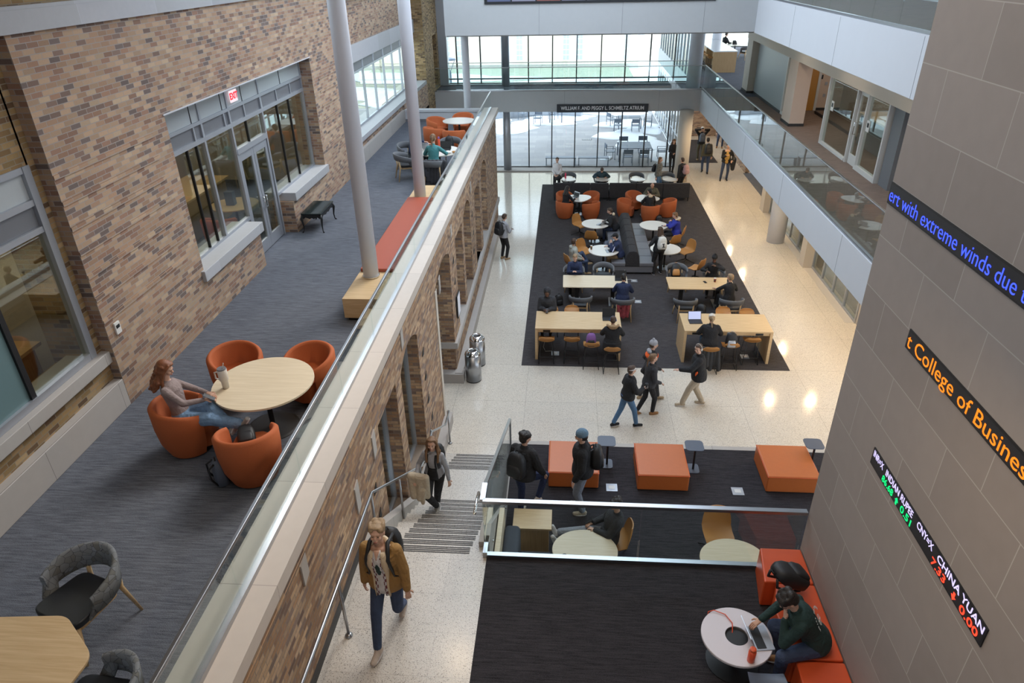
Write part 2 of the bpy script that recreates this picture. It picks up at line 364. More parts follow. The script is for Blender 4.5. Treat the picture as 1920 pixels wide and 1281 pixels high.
S('trim_3', MB().box(-2.84, -2.63, 15.55, 28.35, 0, .30).box(-2.84, -2.63, 12.4, 13.75, 0, .30).box(-3.35, -2.6, 15.5, 15.8, 0, .28), M_stone)
S('trim_4', MB().box(-3.3, -2.74, 15.7, 16.0, .95, 1.12).box(-2.84, -2.74, 16.0, 28.33, .95, 1.12).box(-3.32, -2.79, 16.75, 19.75, 1.0, 1.13).box(-3.32, -2.79, 20.9, 24.3, .98, 1.1), M_stone)
S('trim_5', MB().box(-2.84, -2.79, 13.58, 13.76, 0.3, 3.6).box(-3.3, -2.795, 13.62, 13.75, 0, 3.6), M_cream)
# small corbel stones and niches between the bays
nb = MB(); ns = MB()
for y, z in [(12.0, 3.0), (12.05, 2.4), (12.1, 1.8), (12.3, 1.2), (16.3, 3.2), (16.35, 2.6), (16.3, 2.0), (20.2, 3.1), (20.25, 2.5), (20.2, 1.9), (8.0, 2.9), (8.05, 2.35), (7.95, 1.9)]:
    nb.prism([(y - .16, z - .02), (y, z - .05), (y, z + .12)], -2.8, -2.79, 'x')
S('trim_6', nb, M_base)
for y, z, h in [(10.35, 4.18, .4), (14.1, 3.5, .42), (16.1, 4.05, .3), (8.1, 3.6, .45), (20.0, 4.0, .3), (7.1, 3.45, .5), (5.2, 4.1, .35)]:
    ns.prism([(y, z - h / 2), (y + .16, z - h / 2 + .05), (y + .16, z + h / 2), (y, z + h / 2 - .05)], -2.81, -2.79, 'x')
S('trim_7', ns, M_stone)
S('trim_8', MB().box(-2.83, -2.80, 15.9, 28.3, 3.98, 4.03).box(-2.83, -2.80, -3, 15.9, 4.25, 4.29), M_brick_hall)
wn = 0
for (a, b, s, h, rise) in BAYS:
    wn += 1
    if s == 0:
        S('door_%d' % wn, MB().box(-3.32, -3.28, a, b, 0, 3.9), M_glass_win); continue
    fm = MB(); g = MB()
    for y in (a + .03, b - .03, (a + b) / 2): fm.box(-3.11, -3.03, y - .03, y + .03, s, h + rise)
    fm.box(-3.11, -3.04, a, b, s, s + .07).box(-3.11, -3.04, a, b, h - .02, h + .06)
    g.box(-3.085, -3.075, a, b, s, h + rise)
    f = S('window_%d' % wn, fm, M_alu); gl = g.build('glass', M_glass_win, f)
S('wall_behind_bays', MB().box(-3.6, -3.55, 0, 28.3, 0, 4.1), M_base)
# framed notice by the archway
t = thing('framed_notice', 'small framed notice hanging on the brick pier past the archway', 'sign', (-2.79, 16.45, 1.9))
MB().box(0, .03, -.22, .22, -.32, .32).build('frame', M_black, t); MB().box(.03, .034, -.19, .19, -.29, .29).build('sheet', plain('paper', (.75, .76, .82), .6), t)
# ---- gallery (upper floor left)
S('floor', MB().box(-6.6, -3.2, -3, 28.1, 3.95, ZG).box(-6.95, -6.6, 13.42, 15.44, 3.95, ZG), M_gal)
S('wall_parapet', MB().box(-3.28, -2.86, -3, 28.2, ZG - .3, 4.62), M_brick_hall)
S('trim_9', MB().box(-3.27, -2.70, -3, 28.42, 4.62, 4.73).box(-2.75, -2.705, -3, 28.4, 4.55, 4.62), M_coping)
# left wall: projecting brick panel with entrance bay
GX = -6.385
S('wall_left', MB().box(-6.9, GX, 8.12, 10.95, ZG, 9.32).box(-6.9, GX, 10.95, 18.0, 7.88, 9.32).box(-6.9, GX, 18.0, 20.0, ZG, 9.32)
  .box(-6.9, GX, 10.95, 13.42, ZG, 5.02).box(-6.9, GX, 15.44, 18.0, ZG, 5.02), M_brick)
# raised header courses
hb = MB()
for k in range(7):
    z = 5.6 + k * .34
    hb.box(GX, GX + .012, 8.12, 10.5 if z < 7.7 else 10.6, z, z + .06)
    if k < 6: hb.box(GX, GX + .012, 18.45, 20.0, z, z + .06)
S('trim_10', hb, M_brick)
S('trim_11', MB().box(-6.98, GX + .07, 10.85, 13.5, 5.02, 5.22).box(-6.98, GX + .07, 15.5, 18.08, 5.02, 5.22), M_stone_band, bev=.01)
S('wall_left', MB().box(-7.2, -6.52, -3, 8.12, ZG, 5.05).box(-7.2, -6.56, 7.97, 8.12, 5.05, 9.32).box(-7.2, -6.56, -3, 8.0, 7.88, 9.32), M_brick_old)
S('trim_12', MB().box(-6.7, GX, -3, 8.12, ZG, 4.715), M_stone, bev=.01)
S('trim_13', MB().box(-7.0, -6.44, -3, 8.12, 5.0, 5.18), M_stone, bev=.01)
S('trim_14', MB().box(-6.9, GX + .05, -3, 33, 9.32, 9.56).box(-6.95, GX + .03, -3, 33, 9.56, 9.6), M_stone_band)
S('wall_left', MB().box(-7.0, -6.47, -3, 10.2, 9.6, 13), M_brick_old)
S('wall_back_of_camera', MB().box(-7, 7, -4.2, -4, 0, 13), M_white)
S('wall_left', MB().box(-7.0, -6.47, 13.5, 15.5, 9.6, 13).box(-7.0, -6.47, 10.2, 40, 12, 13), M_brick)
S('window_20', MB().box(-6.75, -6.70, 10.2, 13.5, 9.6, 12).box(-6.75, -6.70, 15.5, 33, 9.6, 12), M_glass)
# recessed long window y 20..33
GX2 = -6.86
S('wall_left', MB().box(-7.3, GX2, 20.0, 33.12, 7.62, 9.32).box(-6.9, -6.47, 20.0, 33.12, ZG - .3, 4.95), M_brick)
S('trim_15', MB().box(-6.6, GX, 20.0, 28.05, ZG, 4.735), M_stone, bev=.01)
S('trim_16', MB().box(-7.0, -6.40, 20.0, 33.12, 4.93, 5.08).box(-7.1, GX2 + .06, 20, 33.12, 7.1, 7.62), M_stone_band)
hp = MB(); hf = MB(); hg = MB()
for k in range(9):
    y = 20.1 + k * 1.45
    hp.box(-6.90, -6.875, y + .04, y + 1.40, 6.80, 7.08); hf.box(-6.93, -6.85, y - .02, y + .04, 5.08, 7.1)
hf.box(-6.93, -6.85, 20, 33.1, 7.07, 7.12).box(-6.93, -6.85, 20, 33.1, 6.74, 6.81).box(-6.93, -6.85, 20, 33.1, 5.08, 5.15)
f = S('window_21', hf, M_alu); hp.build('panel', M_spandrel, f); MB().box(-6.90, -6.885, 20, 33.1, 5.1, 6.8).build('glass', M_glass_win, f)
# brick pier and the wall on to the glass front
S('wall_left', MB().box(-7.3, GX, 33.12, 35.2, -.1, 13).box(-7.3, GX, 36.2, 37.0, -.1, 13).box(-7.3, GX, 35.2, 36.2, -.1, 4.4).box(-7.3, GX, 35.2, 36.2, 6.75, 13).box(-7.3, -6.9, 35.2, 36.2, 4.4, 6.8), M_brick_old)
S('wall_left', MB().box(-7.3, GX, 28.1, 33.12, 3.7, 4.93).box(-7.3, GX, 28.1, 28.6, 0, 4).box(-7.3, GX, 31.5, 33.12, 0, 4), M_brick)
S('window_22', MB().box(-6.9, -6.88, 28.6, 31.5, 0, 3.7), M_glass_win)
# low wall at the gallery's end
S('wall_gallery_end', MB().box(-6.4, -3.25, 28.07, 28.25, 3.3, 4.64), M_white)
S('trim_17', MB().box(-6.4, -3.25, 28.03, 28.33, 4.64, 4.73), M_white)
S('baseboard_gallery', MB().box(-6.4, -3.25, 28.055, 28.07, ZG, ZG + .1), M_spandrel)
# entrance glazing (recessed plane x=-6.70)
EX = -6.70
fr = MB(); pn = MB(); sp = MB(); gl = MB()
fr.box(EX - .05, EX + .05, 10.95, 18.0, 7.42, 7.48).box(EX - .05, EX + .05, 10.95, 18.0, 7.10, 7.18)
for y in (11.0, 12.55, 13.72, 15.30, 17.95): fr.box(EX - .05, EX + .05, y - .035, y + .035, (5.22 if y not in (13.72, 15.30) else ZG), 7.88)
for y in (11.05, 12.25, 13.5, 14.45, 15.35, 16.25, 17.15): fr.box(EX - .03, EX + .04, y - .025, y + .025, 7.15, 7.45)
fr.box(EX - .05, EX + .05, 10.95, 13.72, 5.2, 5.27).box(EX - .05, EX + .05, 15.3, 18.0, 5.2, 5.27).box(EX - .06, EX + .06, 13.72, 15.3, 6.55, 6.66)
pn.box(EX - .01, EX + .02, 10.98, 17.97, 7.48, 7.88); sp.box(EX - .01, EX + .01, 10.98, 17.97, 7.18, 7.42)
gl.box(EX - .008, EX + .004, 10.98, 17.97, 5.24, 7.12)
f = S('window_30', fr, M_alu); pn.build('head_panel', M_panel, f); sp.build('vent_panel', M_spandrel, f); gl.build('glass', M_glass_win, f)
ln = MB()
for y in (11.9, 12.25, 14.45, 16.2, 16.95): ln.box(EX - .02, EX + .03, y - .014, y + .014, 5.25 if not 13.7 < y < 15.3 else 6.66, 7.12)
for y in (12.25, 13.5, 14.45, 15.35, 16.6): ln.box(EX + .02, EX + .03, y - .008, y + .008, 7.48, 7.88)
ln.build('mullion', M_black, f)
MB().box(EX - .05, GX + .02, 10.9, 18.03, 7.88, 7.90).build('lintel', M_white, f)
for i, (a, b) in enumerate(((13.76, 14.51), (14.51, 15.26))):
    d = MB().box(EX - .025, EX + .025, a + .01, a + .12, ZG + .02, 6.54).box(EX - .025, EX + .025, b - .12, b - .01, ZG + .02, 6.54)
    d.box(EX - .025, EX + .025, a, b, ZG + .02, ZG + .28).box(EX - .025, EX + .025, a, b, 6.38, 6.54)
    f = S('door_%d' % (31 + i), d, M_alu); MB().box(EX - .006, EX + .006, a + .1, b - .1, ZG + .2, 6.4).build('glass', M_glass_win, f)
    h = MB(); yy = 14.44 if i == 0 else 14.58
    h.tube([(EX + .02, yy, 5.2), (EX + .09, yy, 5.2), (EX + .09, yy, 5.45), (EX + .02, yy, 5.45)], .012).build('door_handle', M_chrome, f, smooth=True)
    MB().box(EX - .06, EX - .03, a + .05, b - .05, 5.28, 5.34).build('push_bar', M_oak_dark, f)
# near gallery window
fr = MB(); NX = -6.60
for y in (7.93,): fr.box(NX - .06, NX + .06, y - .06, y + .06, 5.15, 7.88)
fr.box(NX - .05, NX + .05, 1, 7.97, 7.80, 7.88).box(NX - .05, NX + .05, 1, 7.97, 7.40, 7.48).box(NX - .05, NX + .05, 1, 7.97, 7.06, 7.14).box(NX - .05, NX + .06, 1, 7.97, 5.18, 5.28)
for y in (5.0, 3.4): fr.box(NX - .04, NX + .04, y - .02, y + .02, 5.2, 7.8)
f = S('window_40', fr, M_alu); MB().box(NX - .01, NX + .01, 1, 7.9, 7.48, 7.8).build('head_panel', M_panel, f); MB().box(NX - .01, NX + .01, 1, 7.9, 7.14, 7.4).build('vent_panel', M_spandrel, f)
MB().box(NX - .005, NX + .005, 6.78, 7.9, 5.25, 7.08).box(NX - .005, NX + .005, 5.0, 6.72, 6.35, 7.08).build('glass', M_glass_win, f)
MB().box(NX - .02, NX + .04, 6.72, 6.80, 5.22, 7.08).build('mullion', M_black, f)
MB().box(NX - .008, NX + .008, 2, 6.72, 5.25, 6.35).build('frosted_pane', M_teal, f)
# rooms behind the gallery wall
S('floor', MB().box(-11, -6.9, 0, 19.9, 4.1, ZG - .005), M_gal)
S('wall_office', MB().box(-11.2, -11, 0, 20, 4, 8.3).box(-11, -6.9, 19.9, 20, 4, 8.3).box(-11, -6.9, 8.9, 9.0, 4, 8.3).box(-11, -6.9, 0, .1, 4, 8.3), M_cream)
S('ceiling', MB().box(-11.2, -6.9, 0, 20, 8.25, 8.35), M_white)
# ---- bridge, glass front, right balcony
S('trim_bridge', MB().box(-6.38, 6.35, 34.88, 35.0, 3.31, ZG), M_beam)
S('floor', MB().box(-6.38, 6.35, 35.0, 36.98, 4.0, ZG), M_gal)
S('trim_balcony', MB().box(6.35, 6.5, 6.93, 35.0, 3.33, ZG), M_white)
S('floor', MB().box(6.5, 8.9, 6, 37.0, 4.0, ZG), M_brown)
S('floor', MB().box(8.9, 14, 6, 37.0, 4.0, ZG).box(6.3, 14, 37.0, 52, 4.0, ZG), M_brown)
S('floor', MB().box(6.45, 14, 33.0, 52, ZG, ZG + .004), M_gal)
S('ceiling', MB().box(6.4, 9.0, 6, 37.0, 3.3, 3.35), M_cream)
S('trim_balcony_upper', MB().box(6.35, 6.5, 6.93, 26.3, 7.53, 8.62), M_white)
S('ceiling', MB().box(6.4, 14, 6, 52, 7.5, 7.56), M_cream)
S('floor', MB().box(6.5, 14, 6, 30, 8.45, 8.53), M_brown)
S('trim_crossbeam', MB().box(-4.30, 6.5, 26.3, 26.55, 7.56, 10.9), M_beam)
S('floor', MB().box(-4.3, 14, 26.55, 34, 7.5, 8.5), M_beam)
S('ceiling', MB().box(-7, 14, -4, 12.0, 12.9, 13.1).box(4, 14, 12, 30, 12.9, 13.1).box(-7.2, -4.0, 12, 30, 12.9, 13.1).box(-7.2, 14, 30, 52, 12.9, 13.1), M_white)
S('wall_upper_right', MB().box(11, 11.2, 6, 30, 8.5, 13), M_white)
def front(name, x0, x1, z0, z1, y, step, ph, m=M_dark, th=.03):
    fr = MB(); x = ph
    while x < x1:
        if x > x0: fr.box(x - th / 1.0, x + th / 1.0, y - .12, y + .03, z0, z1)
        x += step
    fr.box(x0, x1, y - .06, y + .04, z0, z0 + .06).box(x0, x1, y - .06, y + .04, z1 - .06, z1)
    f = S(name, fr, m); MB().box(x0, x1, y, y + .012, z0, z1).build('glass', M_glass, f); return f
front('window_50', -6.38, 6.2, .04, 3.95, 37.0, 1.2, -5.53)
front('window_51', -6.38, 6.2, 4.3, 12.8, 37.0, 1.2, -5.53)
S('trim_18', MB().box(-6.38, 6.2, 36.85, 37.05, 3.95, 4.32).box(-6.38, 6.2, 36.2, 37.0, 0, .06), M_stone)
S('trim_19', MB().box(-6.38, 6.2, 36.92, 37.03, 4.52, 4.58), M_dark)
S('trim_20', MB().box(-6.38, -5.95, 36.6, 37.02, 4.3, 12.9).box(-6.38, -4.3, 36.8, 37.0, 7.75, 8.0), M_alu)
S('trim_21', MB().box(-6.38, -4.3, 36.9, 37.05, 8.0, 8.6).box(-6.38, -4.3, 36.9, 37.05, 7.3, 7.75), M_dark)
# right wing facade along the court, seen through the glass
fr = MB()
for k in range(13): fr.box(6.15, 6.27, 37.0 + k * 1.1, 37.08 + k * 1.1, 0, 7.6)
fr.box(6.15, 6.3, 37, 51, 3.3, 4.4).box(6.15, 6.3, 37, 51, 0, .12).box(6.15, 6.3, 37, 51, 7.5, 8.4).box(6.15, 6.3, 37, 51, 1.0, 1.06)
f = S('window_52', fr, M_alu); MB().box(6.2, 6.21, 37, 51, .1, 3.4).box(6.2, 6.21, 37, 51, 4.4, 7.5).build('glass', M_glass, f)
S('wall_far', MB().box(6.3, 14, 44.3, 44.5, 0, 4.0), M_brick)
front('window_53', 6.3, 14, 4.4, 7.5, 50.5, 2.5, 7.2)
S('wall_right', MB().box(8.9, 9.1, 24.0, 24.5, 0, 3.3).box(8.6, 9.1, 29.75, 30.3, 0, 3.3).box(8.55, 9.0, 23.65, 24.15, 0, 3.3).box(8.9, 9.1, 15, 19.4, 0, 3.3), M_cream)
S('wall_right', MB().box(9.2, 9.4, 36, 44.4, 0, 4.0), M_brick)
def store(name, y0, y1, step):
    fr = MB(); n = max(1, round((y1 - y0) / step))
    for k in range(n + 1):
        y = y0 + (y1 - y0) * k / n; fr.box(8.86, 8.94, y - .025, y + .025, 0, 3.3)
    fr.box(8.86, 8.94, y0, y1, 0, .07).box(8.86, 8.94, y0, y1, 2.3, 2.36)
    f = S(name, fr, M_alu); MB().box(8.9, 8.908, y0, y1, 0, 3.3).build('glass', M_glass_win, f)
store('window_54', 24.5, 29.75, 1.05); store('window_55', 19.4, 23.65, 1.05)
S('trim_22', MB().box(8.6, 8.9, 19.4, 29.7, 0.001, .004), plain('pale_floor_band', (.5, .46, .42), .3))
S('floor', MB().box(9.1, 13, 15, 36, .001, .004), M_gal)
S('wall_back_room', MB().box(12.9, 13, 15, 36, 0, 3.3), M_cream)
# upper right: piers, grey wall, study room glazing
S('wall_pier', MB().box(8.2, 8.75, 33.9, 34.9, ZG + .1, 6.5), M_cream)
S('wall_pier', MB().box(8.2, 8.72, 26.9, 27.95, ZG + .1, 6.5), M_peach)
S('baseboard_pier', MB().box(8.18, 8.77, 33.88, 34.92, ZG, ZG + .1).box(8.18, 8.74, 26.88, 27.97, ZG, ZG + .1), M_base)
S('wall_study', MB().box(8.5, 8.65, 29.3, 33.9, ZG, 6.5), M_panel)
S('baseboard_study', MB().box(8.48, 8.5, 29.3, 33.9, ZG, ZG + .1).box(9.85, 9.9, 24, 29.3, ZG, ZG + .1).box(8.74, 12, 29.86, 29.9, ZG, ZG + .1), M_base)
S('trim_23', MB().box(8.2, 8.75, 15, 35, 6.5, 7.52), M_cream)
S('wall_corridor', MB().box(8.75, 11, 29.9, 30.0, ZG, 7.5).box(11, 11.1, 24.4, 30, ZG, 7.5), M_peach)
S('door_60', MB().box(9.15, 9.95, 29.85, 29.9, ZG, 6.5), plain('orange_door', (.45, .21, .04), .4))
S('trim_24', MB().box(9.05, 9.15, 29.82, 29.9, ZG, 6.6).box(9.95, 10.05, 29.82, 29.9, ZG, 6.6), M_aluw)
fr = MB().box(8.5, 8.62, 28.2, 28.3, ZG, 6.5).box(8.5, 8.62, 29.2, 29.3, ZG, 6.5).box(8.5, 8.62, 28.2, 29.3, ZG, ZG + .12)
f = S('window_61', fr, M_aluw); MB().box(8.55, 8.56, 28.3, 29.2, ZG + .1, 6.5).build('glass', M_glass_win, f)
fr = MB()
for y in (24.33, 24.25 - 2.36, 21.05 + .02, 19.6): fr.box(8.5, 8.66, y - .04, y + .04, ZG, 6.52)
fr.box(8.5, 8.62, 22.0, 24.3, ZG, ZG + .08).box(8.5, 8.66, 19.65, 21.05, ZG, ZG + .13).box(8.5, 8.66, 19.6, 24.3, 6.42, 6.52)
f = S('window_62', fr, M_aluw); MB().box(8.57, 8.58, 22, 24.3, ZG + .1, 6.45).box(8.57, 8.58, 19.65, 21.0, ZG + .1, 6.45).build('glass', M_glass_win, f)
d = MB().box(8.58, 8.62, 21.1, 21.18, ZG, 6.4).box(8.58, 8.62, 21.76, 21.83, ZG, 6.4).box(8.58, 8.62, 21.1, 21.83, ZG, ZG + .3).box(8.58, 8.62, 21.1, 21.83, 6.25, 6.4)
f = S('door_63', d, M_aluw); MB().box(8.595, 8.605, 21.2, 21.75, ZG + .28, 6.3).build('glass', M_glass_win, f)
MB().tube([(8.57, 21.66, 5.15), (8.5, 21.66, 5.15), (8.5, 21.66, 5.5), (8.57, 21.66, 5.5)], .014).build('door_handle', M_chrome, f, smooth=True)
S('wall_dark', MB().box(8.62, 8.9, 18.9, 19.5, ZG, 6.52), M_spandrel); S('wall_study_near', MB().box(9.0, 9.1, 15, 19.3, ZG, 7.5), M_cream)
S('wall_study_back', MB().box(12, 12.1, 15, 30, ZG, 7.5), M_peach)
# stone pier with the tickers
S('wall_stone_pier', MB().box(3.2, 6.35, -3, 6.93, 0, 13), M_pillar)
jt = MB()
for y in (9.5, 13.9, 18.3, 22.0): jt.box(6.347, 6.35, y, y + .008, 7.53, 8.6)
for y in (10.5, 15.5, 20.5, 25.5, 30.5): jt.box(6.347, 6.35, y, y + .008, 3.33, 4.27)
for x in (-1.0, 1.85, 4.6): jt.box(x, x + .008, 26.297, 26.3, 7.56, 10.5)
for x in (-.1, 4.4): jt.box(x, x + .008, 34.877, 34.88, 3.31, 4.27)
S('trim_panel_joints', jt, M_spandrel)
# columns
def column(name, x, y, z0, z1, r, m=M_column):
    return struct(MB().lathe([(r, z0), (r, z1)], (x, y, 0), 40).build(name, m, smooth=True))
def colb(x, y, z, r):
    return struct(MB().lathe([(r + .012, z), (r + .012, z + .02)], (x, y, 0), 40).build('trim_column_collar', M_chrome))
for x, y, z in ((-3.64, 11.87, 4.73), (-3.64, 16.85, 4.73), (-4.02, 29.2, 3.9)):
    column('column', x, y, z, 12.9 if y < 20 else 8, .145); 
colb(-3.64, 11.87, 4.73, .15)
column('column', 8.26, 26.3, 0, 3.3, .33); column('column', 5.72, 34.6, 0, 3.4, .33, M_cream)
column('column', 6.05, 35.6, ZG, 12.8, .33); column('column', -3.05, 36.5, ZG, 12.8, .2, M_alu); column('column', -3.05, 36.5, 0, 4, .2, M_alu); column('column', 8.95, 46.0, ZG, 7.5, .27)
S('trim_25', MB().box(-3.30, -2.98, 28.42, 28.62, 0, 4.2), M_white)
# ---- glass railings
def railing(label, a, b, zb, zt, n, drop=0.0, rail=(.06, .03), shoe=True, gtop=None, off=(0, 0)):
    """glass balustrade from a to b (xy); zb glass foot, zt rail top"""
    t = thing('glass_railing', label, 'railing', (a[0], a[1], zb)); a3 = Vector((0, 0, 0)); b3 = Vector((b[0] - a[0], b[1] - a[1], 0)); L = b3.length; d = b3.normalized()
    for k in range(n):
        p = d * (L * k / n + .008); q = d * (L * (k + 1) / n - .008)
        MB().bar(p + Vector((0, 0, (zt - zb - drop) / 2)), q + Vector((0, 0, (zt - zb - drop) / 2)), .014, zt - zb + drop).build('glass_panel', M_glass_rail, t)
    h = Vector((off[0], off[1], zt - zb)); MB().bar(h, b3 + h, *rail).build('handrail', M_steel, t, bev=.006)
    if shoe: MB().bar((0, 0, .03), b3 + Vector((0, 0, .03)), .07, .06).build('shoe', M_steel, t)
    return t
railing('long glass railing on the coping above the brick wall beside the gallery', (-2.98, -2.5), (-2.98, 28.2), 4.73, 5.36, 18, rail=(.04, .04), off=(.01, 0))
railing('glass railing along the edge of the upper right balcony over the aisle', (6.42, 7.0), (6.42, 34.9), ZG, 5.36, 24, shoe=True)
railing('glass railing on the near side of the bridge over the atrium name sign', (-6.3, 34.95), (6.42, 34.95), ZG, 5.34, 10)
railing('glass railing on the far side of the bridge against the tall windows', (-6.3, 36.7), (6.0, 36.7), ZG, 5.34, 10)
railing('glass railing on top of the topmost balcony beam', (6.42, 7.0), (6.42, 26.3), 8.62, 9.7, 14)
tr = railing('glass railing across the lounge drop with a wide steel top rail', (-1.02, 6.96), (3.19, 6.96), Z2, 3.66, 2, rail=(.075, .05))
sr = thing('glass_railing', 'short glass side panel with round glass standoffs running down beside the stairs', 'railing', (-1.02, 6.96, 0))
g = MB().prism([(0, Z2 + .02), (0, 3.64), (.32, 3.64), (4.35, Z1 + 1.0), (4.35, Z1 - .3), (2.9, Z1 - .2), (.25, Z2 - .1)], -.008, .008, 'x').build('glass_panel', M_glass_rail, sr)
MB().bar((0, 0, 3.66), (0, .34, 3.66), .07, .05).bar((0, .32, 3.65), (0, 4.38, Z1 + 1.03), .05, .045).bar((0, 4.36, Z1 + 1.03), (0, 4.36, Z1 - .0), .05, .045).build('handrail', M_steel, sr)
MB().box(-.03, .03, -.03, .3, Z2, Z2 + .1).build('post', M_steel, sr)
for k in range(7):
    y = .55 + k * .5; z = Z2 - .35 - (y - .3) * .59 + .25
    MB().tube([(-.05, y, z), (.06, y, z)], .028, 12).build('standoff', M_chrome, sr, smooth=True)
MB().tube([(-.12, .0, 3.42), (-.12, .28, 3.42), (-.12, .5, 3.36), (-.1, .52, 3.2), (-.03, .52, 3.16)], .02, 10).build('rail_return', M_chrome, sr, smooth=True)
hr = thing('stair_handrail', 'steel handrail on posts following the brick wall down the stairs', 'handrail', (-2.58, 0, 0))
MB().tube([(0, -2, Z2 + .93), (0, 7.15, Z2 + .93), (.03, 9.95, Z1 + .93), (.03, 11.0, Z1 + .93), (.03, 12.35, .93), (.03, 12.9, .93)], .021, 12).build('rail', M_steel, hr, smooth=True)
for y, z, zz in ((-.5, Z2, .93), (2.7, Z2, .93), (5.57, Z2, .93), (7.1, Z2, .93), (8.5, Z2 - .87, .93), (9.9, Z1, .95), (11.05, Z1, .93), (12.9, 0, .93)):
    MB().tube([(0, y, z), (0, y, z + zz)], .02, 10).lathe([(.05, 0), (.05, .015), (.022, .04)], (0, y, z), 16).build('post', M_steel, hr, smooth=True)

# ---- courtyard beyond the glass
M_pave = blocks('court_paving', [(0, (.30, .30, .315)), (.5, (.34, .335, .345))], 1.2, .62, .012, (.24, .24, .26), rough=.9, offs=.5, floor=True, var=.12, nscale=1.3, bump=.1)
M_snow = plain('snow', (.80, .83, .88), .8, var=.04, scale=4, bump=.2)
M_lawn = plain('winter_lawn', (.44, .44, .36), .95, var=.25, scale=3)
S('ground_court', MB().box(-30, 6.15, 37.05, 54, -.3, -.02), M_pave)
S('ground_lawn', MB().box(-45, 6.15, 54, 76, -.3, -.05), M_lawn)
rnd = random.Random(5)
def snow(pts, nm='snow', h=.05):
    m = MB()
    for (x, y, r, e) in pts:
        n_ = 26; ph = rnd.random() * 6
        rows = [[(x + r * q * (1 + .18 * math.sin(3 * a + ph) + .1 * math.sin(7 * a + 2 * ph)) * math.cos(a), y + e * r * q * (1 + .18 * math.sin(3 * a + ph) + .1 * math.sin(5 * a)) * math.sin(a), z) for a in [2 * PI * k / n_ for k in range(n_)]] for q, z in ((1, -.03), (.93, h * .5), (.7, h), (.01, h * 1.1))]
        m.grid(rows, True, True)
    o = m.build(nm, M_snow, smooth=True); o['kind'] = 'stuff'; o['label'] = 'melting snow lying on the courtyard'; return o
snow([(4.6, 42.6, 1.5, 1.2), (3.6, 44.6, 1.7, .9), (5.2, 46.5, 1.1, 1.5), (5.3, 39.6, .9, 1.6), (4.0, 47.8, 1.9, .7), (2.2, 39.0, .45, .9)])
snow([(-3.6, 46.5, 1.6, .9), (-1.6, 48.6, 2.2, .6), (-.2, 50.0, 2.2, .5), (-4.9, 49.5, 1.2, 1.5), (3.5, 52.0, 2.8, .5)])
snow([(-9, 57, 9, .4), (0, 64, 9, .25), (-18, 70, 9, .25), (2, 60, 4.5, .3), (-20, 61, 8, .3), (3, 66, 5, .4), (-12, 68, 9, .25)])
lw = MB()
for k in range(9):
    a0 = math.radians(150 - 9 * k); a1 = math.radians(150 - 9 * (k + 1)); c_ = (-1.2, 44.5)
    q = [(c_[0] + r * math.cos(a), c_[1] + r * math.sin(a)) for r, a in ((6.2, a0), (6.2, a1), (6.6, a1), (6.6, a0))]; lw.prism(q, -.1, .5)
tag(lw.build('garden_wall', M_alu), 'low curved grey wall at the back left of the courtyard', 'wall')
M_steelblue = plain('powder_steel', (.13, .16, .21), .5, .3)
def court_chair():
    t = thing('court_chair', 'x', 'chair')
    MB().box(-.25, .25, -.23, .25, .42, .45).build('seat', M_steelblue, t)
    MB().box(-.25, .25, -.26, -.23, .62, .86).build('backrest', M_steelblue, t)
    for sx in (-.25, .22):
        MB().box(sx, sx + .03, -.26, -.23, 0, .86).build('leg', M_steelblue, t); MB().box(sx, sx + .03, .22, .25, 0, .64).build('leg', M_steelblue, t); MB().box(sx, sx + .03, -.25, .25, .62, .64).build('armrest', M_steelblue, t)
    return t
P_court = Proto(court_chair())
for x, y, h, lb in ((3.35, 37.75, 180, 'left one of two with their backs to the glass'), (4.2, 37.75, 180, 'right one of two with their backs to the glass'), (2.45, 38.9, -80, 'at the left side of the big slatted table'), (3.3, 40.3, 0, 'on the far side of the big table, left'), (4.4, 40.4, 0, 'on the far side of the big table, right'), (5.3, 38.9, 90, 'at the right side of the big table'),
   (3.3, 45.6, 180, 'nearer left one at the far court table'), (4.4, 45.5, 180, 'nearer right one at the far court table'), (3.0, 47.4, -60, 'at the left end of the far court table'), (5.3, 46.8, 80, 'at the right end of the far court table'), (-1.9, 47.9, 170, 'standing in the snow at the upper left of the courtyard'), (-3.0, 49.6, -30, 'beside the curved garden wall'), (-.9, 49.4, 60, 'right of the small snow covered table')):
    if h == 180: h = 180
    P_court((x, y, -.015), math.radians(180 - h if h in (0, 180) else h), 'blue-grey metal courtyard chair ' + lb, 'metal chairs in the courtyard')
def court_table(x, y, w, d, lb):
    t = thing('court_table', lb, 'table', (x, y, -.015)); m = MB(); n_ = int(d / .11)
    for k in range(n_): m.box(-w / 2, w / 2, -d / 2 + k * d / n_, -d / 2 + (k + .8) * d / n_, .72, .75)
    m.build('tabletop', M_steelblue, t)
    for sx in (-1, 1):
        for sy in (-1, 1): MB().box(sx * w / 2 - .03, sx * w / 2 + .03, sy * d / 2 - .03, sy * d / 2 + .03, 0, .72).build('leg', M_steelblue, t)
court_table(3.8, 39.0, 1.75, 1.5, 'big square slatted metal table in the court just outside the glass'); court_table(4.1, 46.6, 1.4, .9, 'smaller slatted metal table farther out in the snowy court'); court_table(-.7, 48.6, .8, .8, 'small metal table in the snow at the back of the court')
for x, lb in ((-.25, 'left blue-grey metal bench outside along the glass'), (1.5, 'right blue-grey metal bench outside along the glass')):
    t = thing('metal_bench', lb, 'bench', (x, 37.55, -.015)); MB().box(-.82, .82, -.2, .2, .42, .46).build('seat', M_steelblue, t)
    for sx in (-.8, .76): MB().box(sx, sx + .04, -.2, .2, 0, .42).build('leg', M_steelblue, t)
t = thing('drain_cover', 'rusty slotted drain cover in the courtyard paving', 'drain', (1.3, 43.6, -.019)); MB().box(-.3, .3, -.16, .16, 0, .01).build('frame', M_base, t)
